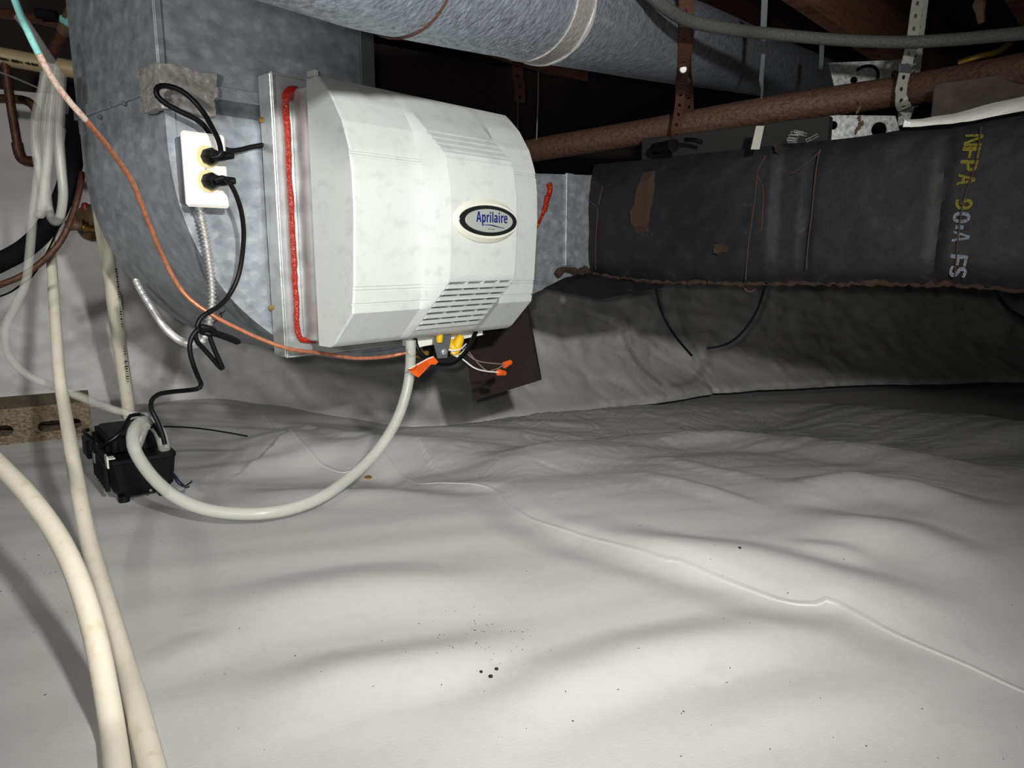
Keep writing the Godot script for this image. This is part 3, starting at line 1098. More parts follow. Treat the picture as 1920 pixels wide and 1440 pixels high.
	part(t, "brass_fitting", b, mats.brass)
	b = MB.new()
	b.tube(smooth(onl([[842, 640, 0.012], [848, 652, 0.02], [857, 656, 0.024]])), 0.0085, 12)
	b.lathe(on(858, 645, 0.022), (T * 0.5 + UP * 0.86), [[0.0, -0.022], [0.006, -0.022], [0.0095, -0.012], [0.0085, 0.010], [0.006, 0.016], [0.0, 0.016]], 14)
	part(t, "yellow_wire_joint", b, mats.yellow)
	b = MB.new()
	b.lathe(on(824, 631, 0.03), UP, [[0.0, -0.012], [0.005, -0.010], [0.0065, 0.0], [0.006, 0.01], [0.0, 0.01]], 12)
	part(t, "valve_tip", b, mats.yellow)
	b = MB.new()
	for q in [[[845, 655, 0.02], [852, 663, 0.024], [862, 664, 0.026], [872, 655, 0.02]], [[846, 660, 0.022], [855, 668, 0.026], [866, 668, 0.026], [878, 655, 0.02]], [[840, 655, 0.024], [849, 657, 0.03], [862, 655, 0.032], [874, 645, 0.02]]]:
		b.tube(smooth(onl(q), 0.004), 0.0013, 6)
	part(t, "bundled_wires", b, mats.white_plastic)

	# loose wires with orange connectors
	var wn := thing("capped_wires", on(880, 660, 0.03), "loose pale wires ending in two orange wire connectors below the humidifier", "wires")
	for q in [[[866, 652, 0.02], [885, 671, 0.03], [905, 679, 0.035], [944, 683, 0.035]], [[872, 650, 0.02], [890, 674, 0.03], [908, 692, 0.035], [914, 695, 0.035]], [[846, 658, 0.025], [868, 674, 0.03], [890, 690, 0.035], [912, 696, 0.035], [935, 698, 0.035]], [[921, 695, 0.036], [935, 690, 0.036], [947, 682, 0.036]]]:
		b = MB.new()
		b.tube(smooth(onl(q), 0.004), 0.0013, 6)
		part(wn, "wire", b, mats.white_plastic if q.size() > 4 else mats.wire_grey)
	for q in [[945, 685, 965, 675], [934, 698, 956, 701]]:
		b = MB.new()
		var p0 := on(q[0], q[1], 0.035)
		var p1 := on(q[2], q[3], 0.035)
		b.lathe(p0, p1 - p0, [[0.0, 0.0], [0.0062, 0.0], [0.0066, 0.004], [0.0056, 0.010], [0.0052, 0.018], [0.0036, 0.0205], [0.0, 0.021]], 12)
		part(wn, "wire_connector", b, mats.orange)

	# the orange warning tag on the hanging lead
	var lead := MB.new()
	lead.tube(smooth(onl([[778, 636, 0.02], [781, 650, 0.026], [790, 664, 0.030], [805, 676, 0.034], [827, 683, 0.037], [850, 680, 0.036], [870, 664, 0.033], [883, 645, 0.028], [892, 622, 0.015]]), 0.004), 0.0042, 10)
	one("hanging_lead", on(827, 683, 0.04), lead, mats.black_rubber, "thick black lead looping below the middle of the humidifier", "cable")
	var tg := thing("warning_tag", on(795, 690, 0.042), "small orange printed tag tied to the black lead below the humidifier", "tag")
	for q in [[0.0470, 0.0, mats.white_plastic, "tag_back"], [0.0485, -0.0015, mats.orange, "tag_front"]]:
		b = MB.new()
		var poly := PackedVector2Array()
		for w in [[764, 692], [803, 671], [812, 668], [820, 677], [815, 682], [806, 682], [783, 706], [776, 703]]:
			var p := loc(on(w[0], w[1], q[0]))
			poly.append(Vector2(p.x - q[1], p.y + q[1]))
		b.prism(poly, HO + N * float(q[0]), T, UP, N * 0.0008)
		part(tg, q[3], b, q[2])
	for k in 4:
		b = MB.new()
		b.tube(PackedVector3Array([on(776 + 3.0 * k, 692 + 2.6 * k, 0.0496), on(800 + 2.0 * k, 678 + 2.2 * k, 0.0496)]), 0.0003, 4)
		part(tg, "print_line", b, mats.ink)
	b = MB.new()
	b.tube(smooth(onl([[764, 692, 0.0500], [774, 694, 0.0500], [780, 688, 0.0500], [780, 680, 0.0500]]), 0.003), 0.0005, 5)
	part(tg, "crease", b, mats.ink)

	# red sealant along the base
	var s := MB.new()
	var path := smooth(onl([[556, 171, -0.046], [545, 171, -0.046], [537, 184, -0.046], [536, 210, -0.046], [539, 245, -0.046], [541, 290, -0.046], [542, 330, -0.046], [546, 380, -0.046], [548, 430, -0.046], [551, 480, -0.046], [553, 530, -0.046], [556, 570, -0.046], [556, 600, -0.046], [559, 624, -0.046], [566, 637, -0.046], [574, 637, -0.046], [590, 640, -0.048]]), 0.004)
	var rn := FastNoiseLite.new()
	rn.seed = 3; rn.frequency = 0.18
	var rad := []
	for i in path.size():
		var u := float(i) / path.size()
		var w := 0.0052 - 0.0008 * smoothstep(0.05, 0.3, u)
		if u < 0.06:
			w = 0.0072
		if u > 0.95:
			w = 0.0058 - 0.06 * (u - 0.95)
		rad.append(maxf(0.002, w + 0.0011 * rn.get_noise_1d(float(i))))
	s.tube(path, rad, 12)
	one("sealant_bead", on(550, 450, -0.046), s, mats.red_seal, "long glossy red sealant bead down the left edge of the humidifier base", "sealant", "", 60.0)
	s = MB.new()
	path = smooth(onl([[1029, 344, -0.086], [1031, 352, -0.086], [1030, 362, -0.086], [1025, 374, -0.086], [1023, 386, -0.086], [1015, 408, -0.086], [1004, 430, -0.086], [996, 452, -0.086]]), 0.004)
	rad = []
	for i in path.size():
		var u := float(i) / path.size()
		rad.append((0.0075 if u < 0.42 else 0.004) * (1.0 - 0.4 * absf(sin(u * 14.0)) * 0.5))
	s.tube(path, rad, 10)
	one("sealant_run", on(1028, 350, -0.086), s, mats.red_seal, "short red sealant run on the grey duct right of the humidifier", "sealant", "", 60.0)

func oval(b: MB, x: float, y: float, o: float, ra: float, rb: float, ra2: float, rb2: float, h: float) -> void:    # a raised oval, drawn in at the top
	var n := 56
	for k in n:
		var a0 := TAU * k / n
		var a1 := TAU * (k + 1) / n
		var p := []
		for a in [a0, a1]:
			p.append(L(x + ra * cos(a), y + rb * sin(a), o))
			p.append(L(x + ra2 * cos(a), y + rb2 * sin(a), o + h))
		b.quad(p[0], p[2], p[3], p[1])
		b.tri(L(x, y, o + h), p[1], p[3])

func letters(s: String, size: float, font: String, weight: int) -> TextMesh:
	var f := SystemFont.new()
	f.font_names = PackedStringArray([font])
	f.font_weight = weight
	var m := TextMesh.new()
	m.text = s
	m.font = f
	m.font_size = 64
	m.pixel_size = size / 46.0
	m.depth = 0.0004
	m.curve_step = 2.0
	return m

func place_text(parent: Node3D, called: String, m: TextMesh, at: Vector3, ax: Vector3, ay: Vector3, fit: Vector2, ma: Material) -> void:    # the lettering scaled to a width and height, on a surface
	var bb := m.get_aabb()
	var o := MeshInstance3D.new()
	o.name = called
	o.mesh = m
	o.material_override = ma
	var sx := fit.x / bb.size.x
	var sy := fit.y / bb.size.y
	var az := ax.cross(ay).normalized()
	var bs := Basis(ax * sx, ay * sy, az)
	o.transform = Transform3D(bs, at - origin(parent) - bs * bb.get_center())
	parent.add_child(o, true)

# ---------------------------------------------------------------- the black wrapped branch duct
var DB: Vector3      # lower left corner of its front face

func D(s: float, y: float, k := 0.0) -> Vector3:     # along the duct, world height, out of its face
	return Vector3(DB.x, y, DB.z) + N * s - T * k

func duct_at(px: float, py: float, k := 0.0) -> Vector3:
	return hit(px, py, DB - T * k, T)

func build_black_duct() -> void:
	DB = on(1105, 515, -0.09)
	var t := thing("insulated_duct", D(0.6, 0.31), "long black foil wrapped branch duct with yellow and white stencilled letters", "duct")
	var nz := FastNoiseLite.new()
	nz.seed = 12; nz.frequency = 1.0; nz.fractal_octaves = 4
	# outline along the duct: [s, bottom, top]
	var prf := [[0.0, 0.318, 0.575], [0.2, 0.303, 0.573], [0.45, 0.306, 0.575], [0.6, 0.310, 0.576], [0.68, 0.311, 0.581], [0.76, 0.3115, 0.589], [0.86, 0.305, 0.603], [1.1, 0.300, 0.61], [1.7, 0.30, 0.61]]
	var edge := func(s: float, k: int) -> float:
		for i in prf.size() - 1:
			if s <= prf[i + 1][0]:
				return lerpf(prf[i][k], prf[i + 1][k], (s - prf[i][0]) / (prf[i + 1][0] - prf[i][0]))
		return prf[prf.size() - 1][k]
	var b := MB.new()
	var ns := 150
	var nv := 26
	var grid := []
	for j in nv + 1:
		var row := []
		for i in ns + 1:
			var s := 1.7 * i / ns
			var v := float(j) / nv
			var y: float = lerpf(edge.call(s, 1), edge.call(s, 2), v)
			var k := 0.008 * nz.get_noise_2d(s * 3.0, y * 5.0) + 0.0016 * nz.get_noise_2d(s * 22.0, y * 26.0)
			k += 0.006 * smoothstep(0.455, 0.448, s)                    # the overlap of the wrap
			k -= 0.016 * pow(absf(v * 2.0 - 1.0), 6.0)                  # rounded long edges
			k -= 0.006 * exp(-pow((s - 0.735 - 0.02 * (0.45 - y)) / 0.006, 2.0))    # drawn in where a string crosses
			k -= 0.005 * exp(-pow((s - 0.512 - 0.03 * (y - 0.45)) / 0.006, 2.0))
			row.append(D(s, y, k))
		grid.append(row)
	for j in nv:
		for i in ns:
			b.quad(grid[j][i], grid[j][i + 1], grid[j + 1][i + 1], grid[j + 1][i])
	for i in ns:      # top and underside
		var bk := T * 0.32
		b.quad(grid[nv][i], grid[nv][i + 1], grid[nv][i + 1] + bk, grid[nv][i] + bk)
		b.quad(grid[0][i + 1], grid[0][i], grid[0][i] + bk, grid[0][i + 1] + bk)
		b.quad(grid[0][i] + bk, grid[nv][i] + bk, grid[nv][i + 1] + bk, grid[0][i + 1] + bk)
	b.face([grid[0][0], grid[nv][0], grid[nv][0] + T * 0.32, grid[0][0] + T * 0.32], D(0.5, 0.45, -0.15))
	b.face([grid[0][ns], grid[nv][ns], grid[nv][ns] + T * 0.32, grid[0][ns] + T * 0.32], D(0.5, 0.45, -0.15))
	part(t, "wrap", b, mats.wrap, 50.0)
	# ragged strip of torn fibre along the lower edge
	b = MB.new()
	var lo := PackedVector3Array()
	var rad := []
	for i in 220:
		var s := 0.01 + 1.5 * i / 219.0
		lo.append(D(s, edge.call(s, 1) - 0.001 + 0.006 * nz.get_noise_1d(s * 40.0), 0.004 + 0.006 * nz.get_noise_1d(s * 31.0 + 50.0)))
		rad.append(maxf(0.0012, 0.0036 + 0.006 * nz.get_noise_1d(s * 60.0 + 9.0)))
	b.tube(lo, rad, 7)
	part(t, "torn_edge", b, mats.torn_fiber, 30.0)
	# a torn patch that shows the fibre
	for q in [[[1200, 322], [1222, 318], [1226, 350], [1216, 405], [1212, 425], [1213, 438], [1190, 441], [1178, 432], [1176, 400], [1188, 378], [1190, 350]], [[1340, 456], [1352, 454], [1366, 462], [1360, 474], [1345, 480], [1334, 476]], [[1450, 270], [1458, 268], [1462, 280], [1455, 288]]]:
		b = MB.new()
		var poly := PackedVector2Array()
		for w in q:
			var p := duct_at(w[0], w[1], 0.012)
			poly.append(Vector2((p - DB).dot(N), p.y))
		var cen := Vector2.ZERO
		for p in poly:
			cen += p / poly.size()
		for i in poly.size():
			var a: Vector2 = poly[i]
			var c: Vector2 = poly[(i + 1) % poly.size()]
			for m in 4:
				var a2 := a.lerp(c, m / 4.0) + Vector2(0.003 * nz.get_noise_1d(900.0 * a.x + m), 0.003 * nz.get_noise_1d(700.0 * a.y + m))
				var c2 := a.lerp(c, (m + 1) / 4.0) + Vector2(0.003 * nz.get_noise_1d(900.0 * (a.x if m < 3 else c.x) + (m + 1 if m < 3 else 0)), 0.003 * nz.get_noise_1d(700.0 * (a.y if m < 3 else c.y) + (m + 1 if m < 3 else 0)))
				b.quad(D(a2.x, a2.y, 0.0), D(c2.x, c2.y, 0.0), D(lerpf(c2.x, cen.x, 0.3), lerpf(c2.y, cen.y, 0.3), 0.017), D(lerpf(a2.x, cen.x, 0.3), lerpf(a2.y, cen.y, 0.3), 0.017))
				b.tri(D(cen.x, cen.y, 0.015), D(lerpf(a2.x, cen.x, 0.3), lerpf(a2.y, cen.y, 0.3), 0.017), D(lerpf(c2.x, cen.x, 0.3), lerpf(c2.y, cen.y, 0.3), 0.017))
		part(t, "torn_patch", b, mats.torn_fiber, 30.0)
	# strings tied round the wrap
	for q in [[[1840, 238], [1832, 290], [1822, 330], [1806, 380], [1797, 440], [1790, 520]], [[1538, 280], [1530, 320], [1522, 400], [1515, 460], [1512, 505]], [[1537, 284], [1510, 310], [1484, 326]], [[1436, 292], [1420, 325], [1431, 355], [1430, 400], [1428, 432]], [[1420, 330], [1412, 400], [1402, 470], [1398, 525]], [[1098, 372], [1112, 382], [1121, 395], [1118, 430], [1116, 490], [1117, 505]], [[1130, 350], [1122, 385]]]:
		b = MB.new()
		var pp := PackedVector3Array()
		for w in q:
			pp.append(duct_at(w[0], w[1], 0.010))
		b.tube(smooth(pp), 0.0011, 5)
		part(t, "string", b, mats.twine)
	# stencilled letters, reading downwards
	var row2 := [["N", 1825, 263, 0], ["F", 1820, 286, 0], ["P", 1816, 311, 0], ["A", 1812, 337, 0], ["9", 1807, 383, 0], ["0", 1803, 408, 1], ["-", 1799, 426, 1], ["A", 1802, 444, 1], ["F", 1797, 488, 1], ["S", 1796, 510, 1]]
	for q in row2:
		var fit := Vector2(0.0185, 0.0255) if q[0] != "-" else Vector2(0.007, 0.012)
		place_text(t, "stencil_letter", letters(q[0], 0.02, "Droid Sans", 700), duct_at(q[1], q[2], 0.0025 + 0.008 * nz.get_noise_2d((duct_at(q[1], q[2]) - DB).dot(N) * 3.0, duct_at(q[1], q[2]).y * 5.0)), (-UP - N * 0.1).normalized(), (N - UP * 0.1).normalized(), fit, mats.white_ink if q[3] else mats.yellow_ink)
	# staples on the tab at the top
	for q in [[1484, 262, 8, 1], [1488, 256, 9, 1], [1492, 250, 9, 1], [1503, 251, 10, 2], [1486, 265, 9, 0], [1498, 248, 9, 2], [1520, 260, 9, -5], [1526, 257, 9, -5]]:
		b = MB.new()
		var u := Vector2(1.0, 0.1 * float(q[3])).normalized() * float(q[2])
		var w := Vector2(-u.y, u.x).normalized() * 2.4
		var c := Vector2(q[0], q[1])
		var lp := PackedVector3Array()
		for e in [c - u - w, c + u - w, c + u + w, c - u + w, c - u - w]:
			lp.append(duct_at(e.x, e.y, 0.016))
		b.tube(lp, 0.0006, 4)
		part(t, "staple", b, mats.steel)
	# the wrap hangs open below the joint with the grey trunk
	b = MB.new()
	var fl := [on(1018, 541, -0.085), P(1125, 561, 1.58), P(1240, 539, 1.60), P(1180, 525, 1.68), on(1104, 512, -0.088), on(1060, 520, -0.085)]
	for k in 6:
		var c := P(1120, 537, 1.62)
		b.tri(c, fl[k], fl[(k + 1) % 6])
		b.tri(c + T * 0.012, fl[(k + 1) % 6] + T * 0.012, fl[k] + T * 0.012)
		b.quad(fl[k], fl[k] + T * 0.012, fl[(k + 1) % 6] + T * 0.012, fl[(k + 1) % 6])
	part(t, "hanging_flap", b, mats.wrap)
	b = MB.new()
	var fz2 := smooth(onl([[1044, 516, -0.08], [1056, 505, -0.076], [1072, 506, -0.076], [1086, 510, -0.078], [1100, 505, -0.08]]))
	var r2 := []
	for i in fz2.size():
		r2.append(0.008 + 0.007 * nz.get_noise_1d(i * 0.9))
	b.tube(fz2, r2, 8)
	part(t, "fibre_tuft", b, mats.torn_fiber, 20.0)

# ---------------------------------------------------------------- overhead: round duct, drain pipe, straps, cable
func build_overhead() -> void:
	var rd := thing("round_duct", P(984, -9, 1.0), "mottled grey round metal duct slanting away under the joists at the top", "duct")
	var path := smooth(pts([[-260, -480, 0.46], [60, -390, 0.54], [340, -268, 0.63], [598, -152, 0.745], [731, -92, 0.85], [984, -9, 1.09], [1110, 30, 1.29], [1213, 62, 1.50], [1345, 98, 1.82], [1475, 135, 2.17], [1560, 155, 2.42]]), 0.015)
	var rad := []
	for i in path.size():
		var u := float(i) / path.size()
		rad.append(lerpf(0.0845, 0.068, smoothstep(0.55, 1.0, u)))
	var b := MB.new()
	b.tube(path, rad, 40)
	part(rd, "pipe", b, mats.duct_zinc)
	var at_x := func(x: float) -> int:          # the ring of the path nearest to a column of the photograph
		var best := 0
		var bd := 1e9
		for i in path.size():
			var q: Vector3 = path[i] - EYE
			var px := 960.0 + F * q.x / (-q.y * sp - q.z * cp)
			if absf(px - x) < bd:
				bd = absf(px - x); best = i
		return best
	var i0: int = at_x.call(994.0)
	var sub := PackedVector3Array()
	var r2 := []
	for k in [-1, 0, 1, 2]:
		sub.append(path[i0 + k]); r2.append(rad[i0] + 0.0022)
	b = MB.new()
	b.tube(sub, r2, 40)
	part(rd, "joint_band", b, mats.tape, 40.0)
	var wr := MB.new()
	for m in 3:
		var c := path[i0 + 2].lerp(path[i0 + 3], 0.15 * m)
		var ax := (path[i0 + 3] - path[i0 + 1]).normalized()
		var x := ax.cross(Vector3.UP).normalized()
		var y := ax.cross(x)
		var ring := PackedVector3Array()
		for k in 49:
			ring.append(c + (x * cos(TAU * k / 48) + y * sin(TAU * k / 48)) * (rad[i0] + 0.003) + ax * 0.002 * sin(k * 0.9 + m * 2.0))
		wr.tube(ring, 0.0013, 5, false)
	part(rd, "tie_wire", wr, mats.steel)
	i0 = at_x.call(742.0)
	wr = MB.new()
	var ax2 := (path[i0 + 1] - path[i0 - 1]).normalized()
	var x2 := ax2.cross(Vector3.UP).normalized()
	var ring2 := PackedVector3Array()
	for k in 49:
		ring2.append(path[i0] + (x2 * cos(TAU * k / 48) + ax2.cross(x2) * sin(TAU * k / 48)) * (rad[i0] + 0.001))
	wr.tube(ring2, 0.0016, 5, false)
	part(rd, "rusty_ring", wr, mats.rust)

	# brown drain pipe
	b = MB.new()
	var dp := smooth(pts([[930, 298, 2.08], [1000, 282, 1.95], [1200, 249, 1.78], [1400, 214, 1.63], [1560, 190, 1.55], [1700, 169, 1.48], [1900, 136, 1.29], [2080, 104, 1.16]]), 0.02)
	b.tube(dp, 0.0295, 26)
	one("drain_pipe", P(1500, 200, 1.58), b, mats.iron_pipe, "long brown iron drain pipe hung on straps above the black duct", "pipe")

	# rusty strap that carries it
	var st := thing("pipe_strap", P(1280, 60, 1.7), "rusty perforated metal strap with one bright nail head, round the brown pipe", "strap")
	b = MB.new()
	b.strap(smooth(pts([[1283, -20, 1.38], [1285, 45, 1.40], [1283, 90, 1.44], [1281, 130, 1.51], [1278, 155, 1.60], [1276, 180, 1.67], [1272, 215, 1.66], [1268, 240, 1.655], [1268, 258, 1.675], [1275, 265, 1.72]])), Vector3(1, 0, -0.3).normalized(), 0.0235, 0.0235, 0.0040, 0.0015)
	part(st, "front_leg", b, mats.rust)
	b = MB.new()
	b.strap(smooth(pts([[1288, -20, 1.385], [1291, 50, 1.41], [1286, 100, 1.455], [1285, 130, 1.53], [1288, 155, 1.66], [1291, 180, 1.76], [1292, 210, 1.79]])), Vector3(1, 0, -0.3).normalized(), 0.0235, 0.0235, 0.0040, 0.0015)
	part(st, "back_leg", b, mats.rust)
	b = MB.new()
	var fr := (EYE - P(1281, 130, 1.50)).normalized()
	b.lathe(P(1281, 130, 1.502), fr, [[0.0072, -0.002], [0.0072, 0.001], [0.0055, 0.003], [0.0, 0.0034]], 14)
	part(st, "nail_head", b, mats.white_plastic)

	# pale strap further right
	st = thing("pipe_strap", P(1705, 60, 1.45), "pale galvanized perforated strap looped round the brown pipe at the right", "strap")
	b = MB.new()
	b.strap(smooth(pts([[1727, -30, 1.40], [1718, 20, 1.41], [1709, 85, 1.42], [1699, 125, 1.43], [1690, 165, 1.435], [1690, 190, 1.44], [1697, 204, 1.46]])), Vector3(1, 0, -0.25).normalized(), 0.0245, 0.0205, 0.0040, 0.0013)
	part(st, "front_leg", b, mats.strap_steel)
	b = MB.new()
	b.strap(smooth(pts([[1733, -30, 1.42], [1727, 20, 1.44], [1719, 85, 1.48], [1715, 120, 1.52], [1710, 160, 1.56]])), Vector3(1, 0, -0.25).normalized(), 0.0245, 0.0205, 0.0040, 0.0013)
	part(st, "back_leg", b, mats.strap_steel)
	b = MB.new()
	b.slab(P(1697, 128, 1.427), Vector3(0.0135, 0, -0.003), Vector3(-0.0006, 0.0075, 0), Vector3(0, 0, 0.002), 0.001)
	part(st, "clamp", b, mats.grey_metal)

	# a third strap in the dark
	b = MB.new()
	b.strap(smooth(pts([[975, 70, 1.72], [972, 110, 1.73], [970, 140, 1.74], [975, 165, 1.74], [974, 192, 1.74]])), Vector3(1, 0, -0.4).normalized(), 0.028, 0.022, 0.0042, 0.0015)
	one("hanging_strap", P(974, 90, 1.74), b, mats.rust, "rusty perforated strap end hanging in the dark above the humidifier", "strap")
	for q in [["hanging_wire", [[971, 190, 1.74], [971, 240, 1.75]], 0.0009, "thin bare wire below the rusty strap end"], ["hanging_wire", [[1010, 95, 1.7], [1009, 180, 1.7], [1006, 262, 1.72]], 0.0016, "thin grey wire hanging straight down just right of the rusty strap end"]]:
		b = MB.new()
		b.tube(pts(q[1]), q[2], 6)
		one(q[0], P(q[1][0][0], q[1][0][1], q[1][0][2]), b, mats.wire_grey, q[3], "wire")
	# flat hangers in front of the round duct
	for q in [[[[1434, -10, 1.5], [1431, 60, 1.52], [1431, 100, 1.54], [1427, 150, 1.56], [1429, 168, 1.58], [1427, 188, 1.6]], [0.0062, 0.0058, 0.0042, 0.0046, 0.0028, 0.0016], "grey metal hanger strip crossing in front of the round duct"], [[[1541, 75, 1.72], [1540, 110, 1.73], [1537, 148, 1.74]], [0.0055, 0.005, 0.004], "dull hanger strip beside the upper galvanized plate"]]:
		b = MB.new()
		var p := pts(q[0])
		for i in p.size() - 1:
			var w0: float = q[1][i]
			var w1: float = q[1][i + 1]
			var x := Vector3(1, 0, 0)
			var z := Vector3(0, 0, 0.0012)
			b.quad(p[i + 1] - x * w1 + z, p[i + 1] + x * w1 + z, p[i] + x * w0 + z, p[i] - x * w0 + z)
			b.quad(p[i] - x * w0 - z, p[i] + x * w0 - z, p[i + 1] + x * w1 - z, p[i + 1] - x * w1 - z)
			b.quad(p[i + 1] + x * w1 + z, p[i + 1] + x * w1 - z, p[i] + x * w0 - z, p[i] + x * w0 + z)
			b.quad(p[i] - x * w0 + z, p[i] - x * w0 - z, p[i + 1] - x * w1 - z, p[i + 1] - x * w1 + z)
		one("hanger_strip", p[0], b, mats.grey_metal, q[2], "hanger")

	# grey cable
	b = MB.new()
	b.tube(smooth(pts([[1190, -40, 1.18], [1240, 8, 1.24], [1290, 38, 1.31], [1370, 55, 1.37], [1440, 63, 1.42], [1560, 74, 1.42], [1680, 79, 1.38], [1780, 75, 1.33], [1870, 67, 1.27], [1990, 55, 1.2]]), 0.015), 0.0108, 12)
	one("grey_cable", P(1560, 74, 1.4), b, mats.grey_cable, "thick dusty grey cable sagging across the joists at the upper right", "cable")
	b = MB.new()
	b.tube(smooth(pts([[1797, 118, 1.62], [1835, 106, 1.6], [1868, 98, 1.6], [1895, 80, 1.62]])), 0.0062, 8)
	one("yellow_cable", P(1840, 105, 1.6), b, mats.brass, "short stretch of yellow cable above the brown pipe at the right", "cable")

	# galvanized hanger plates behind the pipe
	var br := thing("galvanized_bracket", P(1620, 240, 1.5), "galvanized bracket of two stained plates with holes, behind the brown pipe", "bracket")
	plate(br, "upper_plate", [[1553, 118], [1728, 110], [1724, 150], [1722, 200], [1575, 205]], 1.66, [[1601, 150, 0.0075], [1679, 139, 0.0085]])
	plate(br, "lower_plate", [[1518, 223], [1568, 216], [1679, 217], [1691, 262], [1560, 268], [1536, 258]], 1.50, [[1562, 235, 0.0085], [1648, 243, 0.0145]])
	plate(br, "side_web", [[1684, 205], [1716, 198], [1703, 232], [1684, 236]], 1.54, [])
	b = MB.new()
	b.tube(smooth(pts([[1607, 132, 1.63], [1618, 125, 1.62], [1635, 124, 1.62], [1645, 132, 1.62], [1646, 146, 1.63]]), 0.004), 0.0032, 8)
	part(br, "hook", b, mats.dull_black)
	# cobweb dust on the bracket
	var dc := thing("dust_clump", P(1611, 225, 1.475), "brown dusty cobweb clump hanging on the lower galvanized plate", "dust")
	var rng := RandomNumberGenerator.new()
	rng.seed = 9
	for q in [[1609, 207, 0.008], [1612, 222, 0.006], [1612, 236, 0.010], [1606, 246, 0.006], [1686, 199, 0.006], [1614, 188, 0.004]]:
		b = MB.new()
		b.lathe(P(q[0], q[1], 1.478), Vector3(rng.randf() - 0.5, 1, 0.3), [[0.0, -q[2]], [q[2] * 0.45, -q[2] * 0.5], [q[2] * 0.25, q[2] * 0.1], [q[2] * 0.6, q[2] * 0.5], [0.0, q[2] * 1.2]], 7)
		part(dc, "tuft", b, mats.dust, 20.0)
	b = MB.new()
	b.lathe(P(1836, 12, 1.45), Vector3(-0.25, 1, 0), [[0.0, -0.032], [0.006, -0.03], [0.008, -0.01], [0.012, 0.004], [0.006, 0.014], [0.0, 0.02]], 8)
	one("dust_clump", P(1836, 12, 1.45), b, mats.dust, "small dusty cobweb clump under the joists at the top right", "dust", "", 20.0)

	# boards and scrap above the black duct
	b = MB.new()
	b.slab(D(1.16, 0.628, -0.10), N * 0.47, UP * 0.036, T * 0.018, 0.002)
	one("sill_board", D(1.16, 0.59, -0.10), b, mats.grey_wood, "grey brown board lying on the black duct under the pipe at the right edge", "board")
	b = MB.new()
	b.slab(D(0.31, 0.604, -0.07), N * 0.21, UP * 0.024, T * 0.012, 0.002)
	one("dark_board", D(0.38, 0.58, -0.07), b, mats.grey_board, "dark grey board on the black duct left of the galvanized plates", "board")
	b = MB.new()
	var q0 := pts([[1408, 280, 1.42], [1424, 280, 1.42], [1433, 236, 1.44], [1418, 236, 1.44]])
	b.quad(q0[0], q0[1], q0[2], q0[3])
	for k in 4:
		b.quad(q0[k], q0[k] + Vector3(0, 0, -0.003), q0[(k + 1) % 4] + Vector3(0, 0, -0.003), q0[(k + 1) % 4])
	one("metal_strip", q0[0], b, mats.strap_steel, "short pale metal strip standing at the top edge of the black duct", "strip")
	b = MB.new()
	var nz := FastNoiseLite.new()
	nz.seed = 2; nz.frequency = 8.0
	var top := pts([[1690, 217, 1.30], [1697, 224, 1.30], [1730, 222, 1.28], [1790, 212, 1.25], [1850, 196, 1.22], [1940, 176, 1.18]])
	var bot := pts([[1692, 240, 1.29], [1710, 240, 1.28], [1740, 237, 1.26], [1790, 231, 1.23], [1850, 220, 1.2], [1940, 205, 1.16]])
	var sm0 := smooth(top, 0.02)
	for i in 40:
		var u0 := i / 40.0
		var u1 := (i + 1) / 40.0
		for m in 4:
			var cell := []
			for e in [[u0, m], [u1, m], [u1, m + 1], [u0, m + 1]]:
				var f: float = e[0] * 5.0
				var k := mini(int(f), 4)
				var a := bot[k].lerp(bot[k + 1], f - k)
				var c := top[k].lerp(top[k + 1], f - k)
				var p := a.lerp(c, e[1] / 4.0)
				cell.append(p + Vector3(0, 0.003 * nz.get_noise_2d(p.x, p.y * 2.0), 0.008 * sin(e[1] / 4.0 * PI) + 0.004 * nz.get_noise_2d(p.x * 3.0, e[1] * 0.3)))
			b.quad(cell[0], cell[1], cell[2], cell[3])
	one("liner_scrap", P(1800, 222, 1.24), b, mats.white_plastic, "strip of white plastic liner tucked over the black duct at the right", "liner", "", 60.0)
	# black stub under the pipe
	var sb := thing("pipe_stub", P(1245, 275, 1.6), "short black hose stubs in the shadow under the brown pipe strap", "pipe")
	b = MB.new()
	b.tube(pts([[1228, 279, 1.66], [1262, 273, 1.58]]), 0.0125, 14)
	part(sb, "hose", b, mats.black_rubber)
	b = MB.new()
	b.lathe(P(1262, 273, 1.58), P(1268, 272, 1.56) - P(1262, 273, 1.58), [[0.0, -0.001], [0.009, -0.001], [0.009, 0.006], [0.0135, 0.006], [0.0135, -0.006], [0.0125, -0.006]], 14)
	part(sb, "collar", b, mats.dull_black)
	b = MB.new()
	b.tube(smooth(pts([[1285, 262, 1.6], [1300, 262, 1.58], [1316, 267, 1.57]])), 0.0045, 8)
	part(sb, "lead", b, mats.black_rubber)
	# wires that hang below the black duct
	for q in [[[[1228, 530, 1.72], [1230, 545, 1.72], [1240, 585, 1.73], [1262, 625, 1.74], [1297, 667, 1.76]], 0.0028, "black wire hanging below the left end of the black duct"], [[[1437, 525, 1.6], [1432, 545, 1.6], [1415, 590, 1.62], [1385, 630, 1.64], [1355, 648, 1.66], [1325, 653, 1.67]], 0.0028, "black wire hanging from the middle of the black duct and bending left"], [[[1400, 528, 1.5], [1396, 538, 1.5], [1402, 546, 1.5], [1412, 546, 1.5], [1417, 538, 1.5], [1416, 528, 1.5]], 0.0022, "small wire loop under the lower edge of the black duct"], [[[1858, 535, 1.3], [1864, 546, 1.3], [1880, 568, 1.3], [1905, 590, 1.3], [1945, 608, 1.3]], 0.0036, "black cable hanging below the black duct at the right edge"]]:
		b = MB.new()
		b.tube(smooth(pts(q[0])), q[1], 8)
